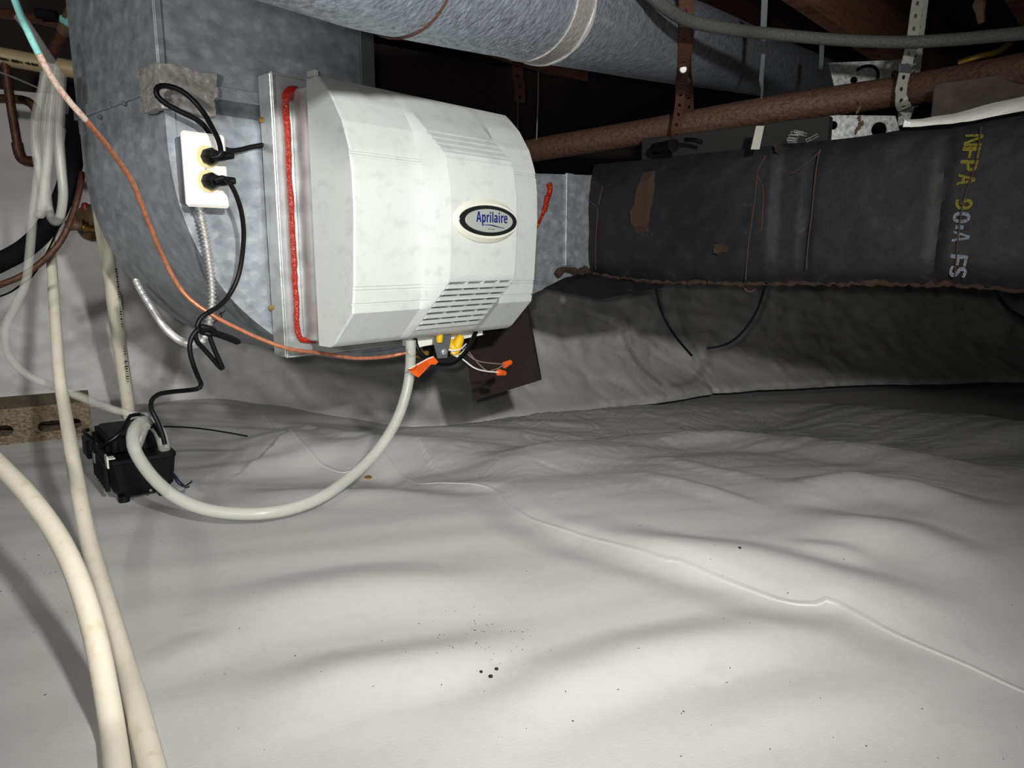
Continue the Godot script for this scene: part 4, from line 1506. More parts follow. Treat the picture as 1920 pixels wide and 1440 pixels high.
		var p := pts(q[0])
		one("hanging_cable", p[0], b, mats.black_rubber if q[1] != 0.0022 else mats.twine, q[2], "cable")
	# rusty sheet hanging behind the humidifier
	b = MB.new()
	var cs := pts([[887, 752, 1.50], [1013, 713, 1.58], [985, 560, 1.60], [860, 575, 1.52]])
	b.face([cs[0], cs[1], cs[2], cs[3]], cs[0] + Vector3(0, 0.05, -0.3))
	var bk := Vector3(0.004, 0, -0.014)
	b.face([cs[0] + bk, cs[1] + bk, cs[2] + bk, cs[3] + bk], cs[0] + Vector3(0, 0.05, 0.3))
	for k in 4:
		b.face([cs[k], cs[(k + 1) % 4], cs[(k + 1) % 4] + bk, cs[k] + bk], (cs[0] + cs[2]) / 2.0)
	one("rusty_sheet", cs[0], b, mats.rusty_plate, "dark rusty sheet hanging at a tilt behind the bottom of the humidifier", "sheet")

func plate(parent: Node3D, called: String, outline: Array, z: float, holes: Array) -> void:     # a flat plate with punched holes, facing the room
	var c := CSGPolygon3D.new()
	c.name = called
	var o := P(outline[0][0], outline[0][1], z)
	var poly := PackedVector2Array()
	for q in outline:
		var p := hit(q[0], q[1], o, Vector3(-0.15, 0, 1).normalized())
		poly.append(Vector2((p - o).dot(Vector3(1, 0, 0.15).normalized()), p.y - o.y))
	c.polygon = poly
	c.depth = 0.003
	c.material_override = mats.bracket_zinc
	var bs := Basis(Vector3(1, 0, 0.15).normalized(), Vector3.UP, Vector3(-0.15, 0, 1).normalized())
	c.transform = Transform3D(bs, o - origin(parent))
	for q in holes:
		var p := hit(q[0], q[1], o, Vector3(-0.15, 0, 1).normalized())
		var h := CSGCylinder3D.new()
		h.name = "hole"
		h.operation = CSGShape3D.OPERATION_SUBTRACTION
		h.material = mats.bracket_zinc
		h.radius = q[2]
		h.height = 0.05
		h.sides = 24
		h.rotation.x = PI / 2
		h.position = Vector3((p - o).dot(Vector3(1, 0, 0.15).normalized()), p.y - o.y, 0)
		c.add_child(h, true)
	parent.add_child(c, true)

# ---------------------------------------------------------------- the left side: pipes, hoses, block
func build_left() -> void:
	# flexible white water tubes in front
	var b := MB.new()
	b.tube(lift(smooth(pts([[88, 380, 1.40], [95, 470, 1.36], [104, 600, 1.22], [111, 700, 1.12], [120, 760, 1.06], [135, 850, 0.92], [152, 945, 0.82], [168, 1020, 0.75], [196, 1120, 0.655], [224, 1215, 0.585], [252, 1310, 0.525], [275, 1400, 0.482], [296, 1490, 0.445], [318, 1620, 0.385], [340, 1850, 0.31], [352, 2100, 0.26]]), 0.012), 0.009), 0.0088, 18)
	one("water_tube", P(252, 1310, 0.53), b, mats.pvc, "cream white water tube rising past the black pump to the copper pipes", "tube")
	b = MB.new()
	b.tube(lift(smooth(pts([[-60, 812, 0.80], [0, 872, 0.72], [50, 925, 0.66], [95, 985, 0.615], [130, 1048, 0.578], [158, 1120, 0.548], [180, 1200, 0.522], [198, 1290, 0.497], [213, 1380, 0.472], [224, 1480, 0.448], [236, 1620, 0.385], [242, 1850, 0.31], [240, 2100, 0.26]]), 0.012), 0.009), 0.0088, 18)
	one("water_tube", P(158, 1120, 0.55), b, mats.pvc, "cream white water tube that curves in from the left edge along the floor", "tube")
	var pv := thing("drain_riser", P(245, 792, 1.56), "white plastic riser pipe with printed marks, standing behind the black pump", "pipe")
	b = MB.new()
	b.tube(pts([[184, 370, 1.36], [193, 430, 1.38], [207, 520, 1.41], [226, 660, 1.50], [246, 800, 1.57]]), 0.0135, 20)
	part(pv, "pipe", b, mats.pvc)
	var rng := RandomNumberGenerator.new()
	rng.seed = 6
	for k in 46:      # faded print along its right side
		var u := float(k) / 45.0
		if k > 24 and k < 31:
			continue
		var y := 505.0 + 210.0 * u
		var c := P(lerpf(218, 240, u), y, lerpf(1.404, 1.512, u) - 0.0125)
		b = MB.new()
		b.slab(c, Vector3(0.0009 + 0.0018 * rng.randf() * (1.6 if k > 36 else 0.8), 0, 0.0009), Vector3(0.0002, 0.0007 + 0.0009 * rng.randf(), 0), Vector3(0, 0, 0.0005))
		part(pv, "print_mark", b, mats.ink)
	b = MB.new()
	b.tube(pts([[243, 782, 1.555], [246, 796, 1.565]]), 0.0142, 20)
	part(pv, "foot_ring", b, mats.grey_metal)

	# concrete block lying against the wall
	var c0 := P(0, 836, 1.325)
	var c1 := P(174, 818, 1.405)
	var dir := (c1 - c0)
	dir.y = 0
	dir = dir.normalized()
	var nrm := Vector3(-dir.z, 0, dir.x)        # to the room
	if nrm.z < 0:
		nrm = -nrm
	var blk := CSGBox3D.new()
	blk.name = numbered("concrete_block")
	var hgt := 0.076
	blk.size = Vector3(0.40, hgt, 0.15)
	blk.material = mats.concrete
	blk.position = c1 - dir * 0.20 - nrm * 0.075 + UP * (hgt / 2 - 0.004)
	blk.basis = Basis(dir, UP, nrm)
	add_child(blk)
	tag(blk, "rough brown concrete block with two long slots, lying against the liner at the left", "block")
	for q in [[-0.008, 0.068], [0.128, 0.056]]:
		var cx: float = 0.20 - (0.054 if q[0] > 0.1 else 0.185)
		var half: float = 0.027 if q[0] > 0.1 else 0.045
		var bx := CSGBox3D.new()
		bx.name = "slot"
		bx.operation = CSGShape3D.OPERATION_SUBTRACTION
		bx.material = mats.concrete
		bx.size = Vector3(half * 2, 0.021, 0.10)
		bx.position = Vector3(cx, -0.004, 0.05)
		blk.add_child(bx, true)
		for s in [-1, 1]:
			var cy := CSGCylinder3D.new()
			cy.name = "slot_end"
			cy.operation = CSGShape3D.OPERATION_SUBTRACTION
			cy.material = mats.concrete
			cy.radius = 0.0105
			cy.height = 0.10
			cy.rotation.x = PI / 2
			cy.position = Vector3(cx + half * s, -0.004, 0.05)
			blk.add_child(cy, true)

	# insulated suction line and the thin copper line beside it
	b = MB.new()
	b.tube(smooth(pts([[-60, 520, 1.24], [0, 492, 1.24], [48, 465, 1.25], [88, 425, 1.26], [118, 370, 1.28], [135, 310, 1.30], [146, 235, 1.33], [152, 170, 1.36]])), 0.0165, 18)
	one("insulated_line", P(60, 455, 1.25), b, mats.foam_sleeve, "black foam covered refrigerant line curving in at the left", "pipe")
	b = MB.new()
	b.tube(smooth(pts([[-50, 552, 1.17], [0, 534, 1.17], [45, 515, 1.18], [85, 485, 1.19], [115, 450, 1.20], [135, 405, 1.22], [148, 360, 1.24], [154, 325, 1.27]])), 0.0052, 12)
	one("copper_line", P(85, 485, 1.19), b, mats.old_copper, "bare brown copper line running beside the black covered line", "pipe")
	b = MB.new()
	b.tube(smooth(pts([[-20, 562, 1.2], [15, 550, 1.2], [38, 535, 1.2], [60, 518, 1.2], [80, 488, 1.2], [95, 460, 1.21], [104, 440, 1.21], [122, 400, 1.24], [150, 350, 1.28]])), 0.0016, 6)
	one("control_wire", P(60, 518, 1.2), b, mats.dull_black, "thin dark wire tied along the copper line at the left", "wire")

	# copper water pipes near the top left corner
	var cu := thing("copper_pipe", P(40, 290, 1.45), "old brown copper water pipe dropping to an elbow at the left edge", "pipe")
	b = MB.new()
	b.tube(smooth(pts([[8, 105, 1.44], [14, 150, 1.44], [20, 195, 1.44], [30, 255, 1.45], [36, 285, 1.45], [40, 297, 1.45], [48, 302, 1.45], [66, 303, 1.45]]), 0.006), 0.0082, 16)
	part(cu, "pipe", b, mats.old_copper)
	b = MB.new()
	b.tube(smooth(pts([[32, 268, 1.45], [36, 287, 1.45], [41, 297, 1.45], [50, 302, 1.45], [60, 303, 1.45]]), 0.005), 0.0102, 16)
	part(cu, "elbow", b, mats.old_copper)
	b = MB.new()
	b.tube(smooth(pts([[-40, 184, 1.5], [0, 185, 1.5], [30, 186, 1.5], [52, 190, 1.5], [66, 204, 1.5], [72, 225, 1.5]])), 0.0085, 14)
	one("copper_pipe", P(30, 186, 1.5), b, mats.old_copper, "dark purplish copper pipe running level at the left edge above the elbow", "pipe")
	var ct := thing("copper_branch", P(130, 45, 1.3), "old copper branch pipe with a green stained tee at the top left", "pipe")
	b = MB.new()
	b.tube(pts([[172, -40, 1.27], [146, 10, 1.28], [112, 75, 1.31], [92, 112, 1.34]]), 0.0092, 16)
	part(ct, "pipe", b, mats.old_copper)
	b = MB.new()
	b.tube(pts([[143, 18, 1.28], [133, 36, 1.288], [121, 58, 1.3]]), 0.0135, 18)
	part(ct, "tee", b, mats.bronze)
	b = MB.new()
	b.tube(pts([[139, 36, 1.278], [129, 43, 1.28], [117, 36, 1.285]]), 0.0075, 10)
	part(ct, "green_stain", b, mats.patina)
	b = MB.new()
	b.tube(pts([[-20, 22, 1.32], [38, 30, 1.31], [72, 35, 1.30], [112, 44, 1.29]]), 0.0085, 14)
	part(ct, "side_pipe", b, mats.old_copper)
	b = MB.new()
	b.tube(pts([[70, 25, 1.27], [106, 29, 1.27]]), [0.009, 0.0075], 12)
	part(ct, "dark_sleeve", b, mats.dull_black)
	var cr := thing("supply_pipe", P(60, 110, 1.47), "cream plastic water pipe with small dark print, level at the top left", "pipe")
	b = MB.new()
	b.tube(pts([[-60, 96, 1.42], [0, 105, 1.44], [70, 118, 1.46], [150, 132, 1.48]]), 0.0165, 18)
	part(cr, "pipe", b, mats.cream_pipe)
	for k in 17:
		if k == 4 or k == 10:
			continue
		b = MB.new()
		b.slab(P(2 + 4.2 * k, 110 + 0.75 * k, 1.4232 + 0.0012 * k), Vector3(0.0008 + 0.0007 * rng.randf(), 0, 0), Vector3(0, 0.0012 + 0.0018 * rng.randf(), 0), Vector3(0, 0, 0.001))
		part(cr, "print_mark", b, mats.ink)
	b = MB.new()
	b.tube(smooth(pts([[-10, 132, 1.35], [30, 147, 1.35], [76, 167, 1.34]])), 0.0018, 6)
	one("thin_rod", P(30, 147, 1.35), b, mats.wire_grey, "thin pale rod slanting across the copper pipe at the left edge", "rod")
	b = MB.new()
	b.lathe(P(125, 228, 1.36), (EYE - P(125, 228, 1.36)).normalized(), [[0.0, -0.03], [0.013, -0.03], [0.013, 0.004], [0.010, 0.006], [0.010, 0.0], [0.0, 0.0]], 18)
	one("pipe_end", P(125, 228, 1.36), b, mats.dull_black, "round black pipe end beside the upper left edge of the duct", "pipe")

	# bronze valve half hidden by the duct
	var vl := thing("pressure_valve", P(165, 430, 1.42), "bronze water pressure valve with a red cap, half hidden by the duct", "valve")
	b = MB.new()
	b.lathe(P(172, 418, 1.46), Vector3(-0.35, 0, 0.94), [[0.0, -0.03], [0.02, -0.03], [0.034, -0.012], [0.037, 0.0], [0.034, 0.01], [0.022, 0.018], [0.0, 0.02]], 28)
	part(vl, "body", b, mats.bronze)
	b = MB.new()
	b.lathe(P(160, 388, 1.45), Vector3(-0.1, 1, 0), [[0.0, -0.01], [0.007, -0.01], [0.007, 0.004], [0.004, 0.008], [0.0, 0.008]], 14)
	part(vl, "cap", b, mats.red_cap)
	b = MB.new()
	b.tube(pts([[126, 423, 1.41], [158, 421, 1.415]]), 0.0105, 14)
	part(vl, "union", b, mats.iron_pipe)
	b = MB.new()
	b.tube(pts([[158, 427, 1.41], [172, 428, 1.412], [186, 429, 1.415]]), [0.0075, 0.0055, 0.0075], 10)
	part(vl, "stem", b, mats.brass)

	# coiled clear tubing hung up, its tail running to the pump
	var ct2 := thing("clear_tubing", P(90, 150, 1.15), "hank of clear plastic tubing looped at the left, its tail running to the pump", "tubing")
	var strands := [
		[[92, 118, 1.13], [80, 165, 1.13], [68, 215, 1.13], [65, 255, 1.13], [70, 300, 1.13], [78, 335, 1.135], [84, 372, 1.14], [92, 395, 1.14]],
		[[100, 120, 1.14], [92, 175, 1.14], [86, 230, 1.14], [86, 290, 1.14], [82, 345, 1.14], [77, 385, 1.14], [75, 402, 1.145], [70, 398, 1.155], [72, 370, 1.16], [80, 310, 1.16]],
		[[106, 125, 1.12], [99, 190, 1.12], [94, 240, 1.12], [90, 290, 1.12], [84, 350, 1.12], [78, 392, 1.12], [76, 403, 1.125]],
		[[112, 135, 1.13], [110, 190, 1.13], [108, 250, 1.13], [113, 310, 1.13], [118, 360, 1.13], [114, 402, 1.135], [106, 416, 1.14], [97, 410, 1.15], [90, 385, 1.155], [86, 340, 1.16]],
		[[116, 140, 1.15], [114, 200, 1.15], [112, 260, 1.15], [116, 320, 1.15], [119, 370, 1.15], [112, 408, 1.15]],
		[[84, 135, 1.15], [78, 200, 1.15], [76, 260, 1.15], [72, 320, 1.15], [66, 370, 1.15], [61, 410, 1.15], [56, 470, 1.15], [48, 530, 1.15], [30, 572, 1.15], [13, 605, 1.15], [10, 640, 1.16], [22, 675, 1.18], [55, 705, 1.20], [95, 722, 1.20], [150, 742, 1.20], [205, 765, 1.20], [245, 777, 1.20], [272, 780, 1.18]]]
	for q in strands:
		b = MB.new()
		b.tube(smooth(pts(q), 0.01), 0.0066, 12)
		part(ct2, "strand", b, mats.clear_tube)
	b = MB.new()
	b.tube(smooth(pts([[36, 30, 1.06], [48, 46, 1.07], [66, 72, 1.08], [86, 103, 1.10], [100, 122, 1.12], [106, 142, 1.13]])), 0.0072, 12)
	part(ct2, "strand", b, mats.clear_tube)
	b = MB.new()
	b.tube(smooth(pts([[100, 724, 1.185], [150, 745, 1.185], [205, 766, 1.185], [245, 776, 1.185], [285, 792, 1.15], [303, 825, 1.1], [310, 858, 1.08]])), 0.0066, 12)
	part(ct2, "strand", b, mats.clear_tube)

	# translucent drain hose from the humidifier to the pump
	var hs := thing("drain_hose", P(560, 955, 0.95), "cloudy white drain hose curving from the humidifier down to the black pump", "hose")
	b = MB.new()
	b.tube(lift(smooth(pts([[770, 638, 1.17], [769, 690, 1.17], [762, 735, 1.16], [745, 785, 1.14], [715, 835, 1.11], [672, 882, 1.06], [615, 925, 1.00], [560, 950, 0.96], [500, 962, 0.93], [440, 963, 0.92], [385, 955, 0.92], [335, 935, 0.925], [296, 905, 0.935], [266, 868, 0.95], [250, 835, 0.965], [251, 808, 0.985], [264, 792, 1.01], [282, 792, 1.04], [298, 808, 1.06], [307, 835, 1.075], [312, 866, 1.085]]), 0.01), 0.009), 0.0086, 18)
	part(hs, "hose", b, mats.drain_hose)
	b = MB.new()
	b.tube(smooth(pts([[254, 846, 0.985], [262, 828, 0.99], [270, 805, 1.0], [274, 800, 1.01]])), 0.006, 10)
	part(hs, "inner_tube", b, mats.clear_tube)
	b = MB.new()
	b.tube(smooth(onl([[763, 655, 0.03], [764, 662, 0.032], [772, 668, 0.032], [782, 664, 0.03], [790, 672, 0.034]]), 0.004), 0.0013, 6)
	part(hs, "cable_tie", b, mats.black_plastic)

# ---------------------------------------------------------------- outlet, plugs, cords, copper feed
func build_cords() -> void:
	var t := thing("power_outlet", on(388, 320, -0.05), "white double outlet plate with two black plugs, on the grey duct", "outlet")
	var a := loc(on(341, 243, -0.05))
	var c := loc(on(433, 391, -0.05))
	var mid := L((a.x + c.x) / 2, (a.y + c.y) / 2, -0.055)
	var b := MB.new()
	b.slab(mid - N * 0.022, T * 0.025, UP * 0.045, N * 0.02, 0.003)
	part(t, "box", b, mats.grey_metal)
	b = MB.new()
	var hx := (c.x - a.x) / 2
	var hy := (a.y - c.y) / 2
	b.slab(mid, T * hx, UP * hy, N * 0.0048, 0.0035)
	part(t, "cover_plate", b, mats.white_plastic)
	for q in [[388, 294, 398, 294], [390, 340, 398, 341]]:
		var p := on(q[0], q[1], -0.0502)
		b = MB.new()
		b.lathe(p, N, [[0.0152, -0.002], [0.0152, 0.0012], [0.0145, 0.002], [0.0, 0.002]], 26)
		var rc := part(t, "receptacle", b, mats.almond)
		for s in [-0.0055, 0.0055]:
			b = MB.new()
			b.slab(p + N * 0.0021 + T * s + UP * 0.004, T * 0.0007, UP * 0.0032, N * 0.0003)
			part(rc, "slot", b, mats.ink)
	b = MB.new()
	b.lathe(on(385, 318, -0.0505), N, [[0.0022, -0.001], [0.0022, 0.0008], [0.0, 0.0012]], 10)
	part(t, "screw", b, mats.steel)

	# cord of the humidifier: plug, a long loop up over the tape, then behind the mounting plate
	var cd := sub_thing(get_node("humidifier"), "power_cord", on(400, 294, -0.04), "black cord looping up over the silver tape from the upper plug")
	plug(cd, on(390, 294, -0.047), (T * 0.55 + N * 0.8).normalized())
	b = MB.new()
	b.tube(smooth(onl([[398, 296, -0.018], [411, 292, -0.012], [414, 282, -0.012], [409, 262, -0.02], [398, 240, -0.03], [384, 215, -0.045], [364, 190, -0.055], [340, 170, -0.060], [318, 162, -0.064], [302, 161, -0.066], [293, 168, -0.066], [296, 181, -0.064], [312, 195, -0.062], [340, 210, -0.060], [365, 222, -0.060], [382, 235, -0.062], [398, 258, -0.066], [412, 274, -0.070], [430, 282, -0.074], [450, 281, -0.078], [470, 276, -0.080], [492, 272, -0.082]]), 0.006), 0.0036, 12)
	part(cd, "lead", b, mats.black_rubber)
	# cord of the pump
	cd = sub_thing(get_node("condensate_pump"), "power_cord", on(403, 340, -0.04), "black cord from the lower plug, knotted below the duct and dropping to the pump")
	plug(cd, on(391, 340, -0.047), (T * 0.7 + N * 0.68).normalized())
	b = MB.new()
	b.tube(smooth(onl([[404, 339, -0.018], [417, 333, -0.012], [428, 340, -0.014], [441, 362, -0.02], [452, 395, -0.03], [457, 435, -0.04], [454, 480, -0.05], [446, 520, -0.055], [430, 553, -0.055], [412, 573, -0.05], [394, 584, -0.045], [379, 594, -0.045], [371, 607, -0.045], [372, 616, -0.045], [390, 619, -0.045], [410, 625, -0.045], [430, 632, -0.045], [446, 639, -0.045], [444, 642, -0.05], [424, 634, -0.055], [404, 627, -0.055], [390, 624, -0.05]]), 0.005), 0.0034, 12)
	part(cd, "lead", b, mats.black_rubber)
	b = MB.new()
	b.tube(smooth(onl([[388, 620, -0.05], [393, 632, -0.05], [402, 655, -0.05], [412, 678, -0.05], [417, 690, -0.05], [412, 688, -0.055], [398, 672, -0.055], [382, 654, -0.055], [371, 642, -0.05], [366, 628, -0.05], [370, 620, -0.048]]), 0.005), 0.0034, 12)
	part(cd, "lead", b, mats.black_rubber)
	b = MB.new()
	var dn := onl([[371, 618, -0.045], [362, 628, -0.045], [356, 645, -0.045], [357, 664, -0.045], [364, 688, -0.045], [372, 708, -0.05]])
	dn.append_array(pts([[377, 722, 0.96], [370, 729, 0.965], [350, 732, 0.975], [320, 735, 0.985], [296, 740, 0.99], [284, 752, 0.995], [284, 768, 1.0], [292, 784, 1.0], [300, 802, 1.0], [306, 820, 1.0], [309, 833, 1.0]]))
	b.tube(smooth(dn, 0.006), 0.0033, 12)
	part(cd, "lead", b, mats.black_rubber)
	b = MB.new()
	b.tube(smooth(onl([[376, 613, -0.04], [390, 615, -0.038], [400, 619, -0.04], [398, 626, -0.045], [382, 624, -0.05], [374, 618, -0.048]]), 0.004), 0.0042, 10)
	part(cd, "knot", b, mats.black_rubber)
	b = MB.new()
	b.tube(smooth(onl([[384, 614, -0.04], [387, 609, -0.04], [392, 612, -0.04]]), 0.003), 0.0006, 5)
	b.tube(smooth(onl([[401, 606, -0.06], [408, 599, -0.06], [415, 594, -0.06], [414, 586, -0.06], [411, 590, -0.06], [416, 587, -0.06], [423, 582, -0.06]]), 0.003), 0.0008, 5)
	part(cd, "cable_tie", b, mats.black_plastic)

	# flexible metal conduit
	var fc := thing("metal_conduit", on(388, 500, -0.07), "ribbed flexible steel conduit dropping from the outlet and swinging back under the duct", "conduit")
	b = MB.new()
	var line := onl([[374, 390, -0.062], [378, 412, -0.064], [385, 445, -0.066], [392, 490, -0.066], [397, 530, -0.064], [398, 565, -0.062], [394, 595, -0.06], [388, 618, -0.06]])
	line.append_array(pts([[380, 636, 1.0], [366, 646, 1.03], [348, 643, 1.07], [328, 632, 1.11], [306, 610, 1.15], [284, 578, 1.18], [263, 543, 1.2], [254, 525, 1.21]]))
	var sm := smooth(line, 0.0011)
	var rr := []
	var acc := 0.0
	for i in sm.size():
		if i:
			acc += sm[i].distance_to(sm[i - 1])
		rr.append(0.0047 + 0.0015 * sin(acc / 0.0056 * TAU))
	b.tube(sm, rr, 10)
	part(fc, "armour", b, mats.steel, 60.0)
	b = MB.new()
	b.tube(onl([[370, 383, -0.062], [374, 393, -0.062]]), 0.0085, 12)
	part(fc, "connector", b, mats.grey_metal)

	# copper feed tube of the humidifier, green with age at its upper end
	var cf := thing("copper_feed_tube", P(205, 280, 0.82), "thin copper tube, turquoise at the top left, bending down past the duct to the humidifier", "tube")
	var all := pts([[10, -60, 0.68], [28, 0, 0.68], [48, 50, 0.69], [72, 100, 0.70], [100, 150, 0.72], [130, 190, 0.74], [160, 224, 0.76], [200, 272, 0.81], [228, 310, 0.85], [250, 345, 0.88], [268, 390, 0.91], [286, 435, 0.94], [305, 480, 0.97], [328, 525, 0.99], [355, 560, 1.0], [400, 592, 1.01], [450, 618, 1.03], [500, 640, 1.05], [545, 655, 1.07], [585, 660, 1.10], [620, 665, 1.13], [660, 671, 1.16], [700, 671, 1.18], [735, 667, 1.2], [768, 660, 1.21]])
	var sml := smooth(all, 0.006)
	var cut0 := 0
	var cut1 := 0
	for i in sml.size():
		if sml[i].distance_to(all[3]) < sml[cut0].distance_to(all[3]): cut0 = i
		if sml[i].distance_to(all[6]) < sml[cut1].distance_to(all[6]): cut1 = i
	for q in [["patina_end", 0, cut0, mats.patina], ["dull_length", cut0, cut1, mats.pale_copper], ["bright_length", cut1, sml.size() - 1, mats.copper]]:
		b = MB.new()
		b.tube(sml.slice(q[1], q[2] + 1), 0.0031, 12)
		part(cf, q[0], b, q[3])

func plug(parent: Node3D, at: Vector3, dir: Vector3) -> void:
	var b := MB.new()
	b.lathe(at, N, [[0.0, 0.0], [0.0105, 0.0], [0.0115, 0.004], [0.0110, 0.013], [0.0075, 0.020], [0.0, 0.021]], 8)
	b.lathe(at + N * 0.012, dir, [[0.0, 0.0], [0.0075, 0.002], [0.0068, 0.014], [0.0052, 0.024], [0.0045, 0.030], [0.0, 0.030]], 12)
	part(parent, "plug", b, mats.black_plastic, 30.0)

# ---------------------------------------------------------------- the condensate pump
func build_pump() -> void:
	var a := deg_to_rad(52)
	var u := Vector3(sin(a), 0, -cos(a))           # along its front face
	var w := Vector3(-cos(a), 0, -sin(a))          # back
	var o := on_ground(212, 951)
	o.y += 0.002
	var t := thing("condensate_pump", o, "black plastic condensate pump box with ribbed motor cover, standing on the liner", "pump")
	var Q := func(x: float, y: float, z: float) -> Vector3: return o + u * x + UP * y + w * z
	var b := MB.new()
	var wd := 0.092
	var dp := 0.20
	# tank, tapered to its foot
	var ring := func(y: float, in_: float, c: float) -> Array:
		var r := []
		for q in [[in_ + c, in_], [wd - in_ - c, in_], [wd - in_, in_ + c], [wd - in_, dp - in_ - c], [wd - in_ - c, dp - in_], [in_ + c, dp - in_], [in_, dp - in_ - c], [in_, in_ + c]]:
			r.append(Q.call(q[0], y, q[1]))
		return r
	var lv := [ring.call(0.007, 0.012, 0.01), ring.call(0.018, 0.004, 0.008), ring.call(0.060, 0.0, 0.006), ring.call(0.0615, -0.0015, 0.006), ring.call(0.067, -0.0015, 0.006), ring.call(0.0675, 0.001, 0.006)]
	for k in lv.size() - 1:
		for i in 8:
			var m := (i + 1) % 8
			b.face([lv[k][i], lv[k][m], lv[k + 1][m], lv[k + 1][i]], Q.call(wd / 2, 0.04, dp / 2))
	b.face(lv[0], Q.call(wd / 2, 0.04, dp / 2))
	b.face(lv[5], Q.call(wd / 2, 0.04, dp / 2))
	part(t, "tank", b, mats.black_plastic, 30.0)
	for q in [[0.018, 0.018], [wd - 0.018, 0.018], [0.018, dp - 0.018], [wd - 0.018, dp - 0.018]]:
		b = MB.new()
		b.lathe(Q.call(q[0], -0.002, q[1]), UP, [[0.0, 0.0], [0.008, 0.0], [0.0085, 0.010], [0.0, 0.010]], 12)
		part(t, "foot", b, mats.black_rubber)
	# recessed ribs and a clip housing on the left side
	for k in 6:
		b = MB.new()
		var z := 0.02 + 0.021 * k
		b.slab(Q.call(-0.002, 0.040, z), u * 0.003, UP * 0.022, w * 0.0035, 0.0008)
		part(t, "side_rib", b, mats.black_plastic)
	b = MB.new()
	b.slab(Q.call(-0.004, 0.056, 0.17), u * 0.006, UP * 0.016, w * 0.025, 0.002)
	part(t, "switch_housing", b, mats.black_plastic)
	b = MB.new()
	b.slab(Q.call(-0.0055, 0.052, 0.105), u * 0.001, UP * 0.008, w * 0.009, 0.0004)
	part(t, "label", b, mats.grey_metal, 40.0, "small pale label on the pump side")
	b = MB.new()
	b.slab(Q.call(-0.0005, 0.066, 0.012), u * 0.0012, UP * 0.009, w * 0.010, 0.0004)
	b.slab(Q.call(0.004, 0.0705, 0.012), u * 0.006, UP * 0.001, w * 0.008, 0.0004)
	part(t, "data_label", b, mats.badge_rim, 40.0, "white label folded over the front corner")
	# motor cover with cooling ribs
	b = MB.new()
	b.slab(Q.call(0.046, 0.078, 0.110), u * 0.036, UP * 0.015, w * 0.060, 0.005)
	part(t, "motor_cover", b, mats.black_plastic)
	for k in 9:
		b = MB.new()
		b.slab(Q.call(0.014 + 0.008 * k, 0.080, 0.049), u * 0.0014, UP * 0.011, w * 0.003, 0.0006)
		part(t, "cooling_rib", b, mats.dull_black)
	for k in 10:
		b = MB.new()
		b.slab(Q.call(0.009, 0.080, 0.060 + 0.011 * k), u * 0.003, UP * 0.011, w * 0.0018, 0.0006)
		part(t, "cooling_rib", b, mats.dull_black)
	b = MB.new()
	b.lathe(Q.call(0.074, 0.066, 0.03), UP, [[0.0, 0.0], [0.013, 0.0], [0.013, 0.003], [0.0095, 0.003], [0.0095, 0.008], [0.0, 0.008]], 18)
	part(t, "inlet", b, mats.black_rubber)
	b = MB.new()
	b.lathe(Q.call(0.052, 0.014, -0.001), -w, [[0.0022, 0.0], [0.0022, 0.002], [0.0, 0.0024]], 8)
	part(t, "drain_stud", b, mats.grey_metal)
	# leads over the pump and its blue tail wires
	b = MB.new()
	b.tube(smooth(pts([[166, 806, 1.10], [157, 808, 1.09], [164, 816, 1.07], [176, 824, 1.06], [176, 812, 1.06], [180, 830, 1.05], [187, 836, 1.05], [205, 828, 1.05], [224, 813, 1.06], [236, 795, 1.08], [244, 780, 1.1], [262, 777, 1.12]])), 0.0030, 8)
	one("pump_lead", P(205, 828, 1.05), b, mats.black_rubber, "black lead bent over the left end of the pump top", "cable")
	b = MB.new()
	for q in [[[318, 878, 1.07], [330, 893, 1.06], [342, 909, 1.05], [350, 910, 1.05], [360, 902, 1.05]], [[318, 881, 1.07], [328, 898, 1.06], [336, 908, 1.05], [348, 914, 1.05], [355, 912, 1.05]], [[316, 880, 1.07], [334, 900, 1.055], [346, 911, 1.05]]]:
		b.tube(smooth(pts(q)), 0.0013, 6)
	one("tail_wires", P(345, 910, 1.05), b, mats.blue_wire, "dark blue bare ended wires sticking out right of the pump", "wires")
	b = MB.new()
	b.tube(smooth(pts([[271, 802, 1.02], [290, 801, 1.04], [320, 800, 1.10], [370, 803, 1.16], [420, 810, 1.2], [464, 818, 1.22]])), 0.0016, 6)
	one("tie_tail", P(320, 800, 1.1), b, mats.black_plastic, "long thin black cable tie tail reaching right from the pump hose", "cable tie")
	b = MB.new()
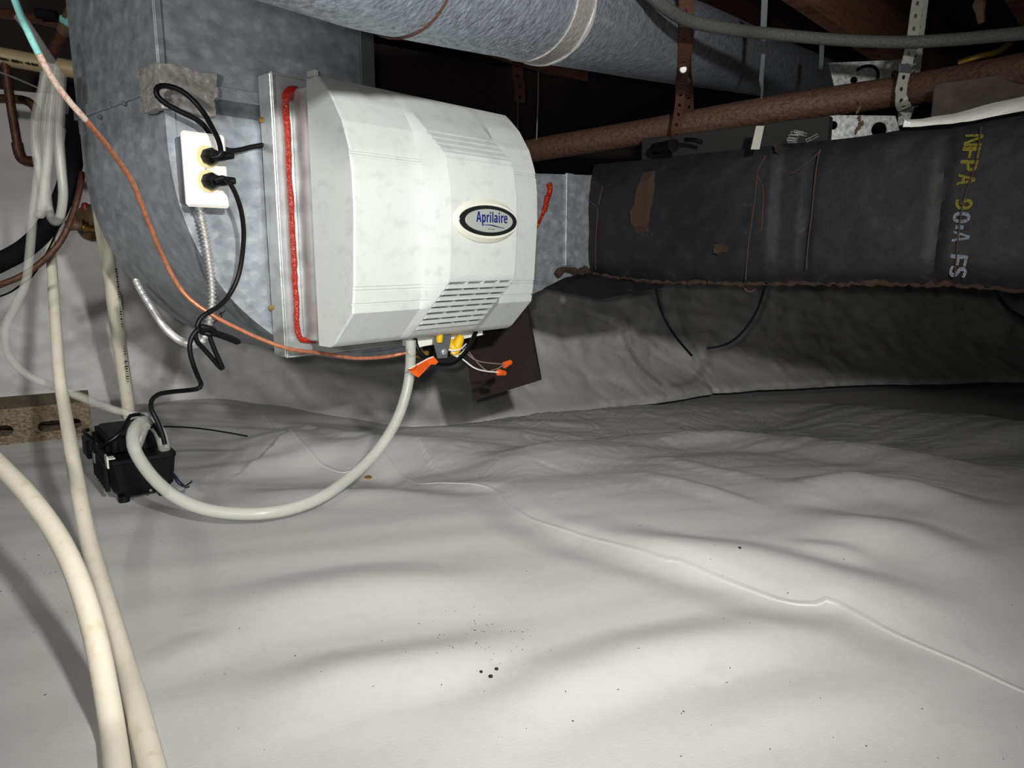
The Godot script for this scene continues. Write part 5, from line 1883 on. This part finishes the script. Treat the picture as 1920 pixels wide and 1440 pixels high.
	b.tube(smooth(pts([[266, 780, 1.07], [280, 789, 1.04], [293, 803, 1.03], [302, 818, 1.02]])), [0.001, 0.0045, 0.005, 0.0045] if false else 0.0035, 8)
	one("black_tail", P(280, 789, 1.04), b, mats.black_rubber, "short black strap end beside the hose above the pump", "strap")

# ---------------------------------------------------------------- specks and bits on the liner
func build_small() -> void:
	var rng := RandomNumberGenerator.new()
	rng.seed = 21
	var b := MB.new()
	for k in 210:
		var q := Vector2(rng.randf_range(0, 1920), rng.randf_range(830, 1435))
		if k < 50:
			q = Vector2(900 + rng.randfn() * 60, 1195 + rng.randfn() * 25)
		elif k < 90:
			q = Vector2(60 + rng.randfn() * 50, 1080 + rng.randfn() * 50)
		var p := on_ground(q.x, q.y)
		var s := rng.randf_range(0.0002, 0.0005)
		b.slab(p + UP * s * 0.3, Vector3(s * rng.randf_range(0.7, 2.0), 0, 0).rotated(UP, rng.randf() * TAU), UP * s * 0.4, Vector3(0, 0, s).rotated(UP, rng.randf() * TAU))
	var o := one("dirt_specks", Vector3.ZERO, b, mats.dirt, "tiny dark dirt specks scattered over the white floor liner", "dirt")
	o.set_meta("kind", "stuff")
	for q in [[902, 1260, 0.0016, "small dark crumb on the liner, left one of a cluster near the bottom middle"], [931, 1255, 0.0019, "small dark crumb on the liner, right one of a cluster near the bottom middle"], [920, 1269, 0.0021, "small dark crumb on the liner, lowest of a cluster near the bottom middle"], [1387, 1028, 0.002, "small dark crumb on the liner beyond the seam at the right"]]:
		b = MB.new()
		var p := on_ground(q[0], q[1])
		b.lathe(p, UP, [[q[2], -0.0005], [q[2] * 0.9, q[2] * 0.6], [0.0, q[2]]], 7)
		one("dirt_crumb", p, b, mats.dirt, q[3], "dirt")
	b = MB.new()
	var p2 := on_ground(690, 894)
	b.lathe(p2, UP, [[0.006, -0.001], [0.007, 0.002], [0.003, 0.004], [0.0, 0.004]], 9)
	one("amber_crumb", p2, b, mats.brass, "single amber coloured crumb on the liner beside the hose", "dirt")
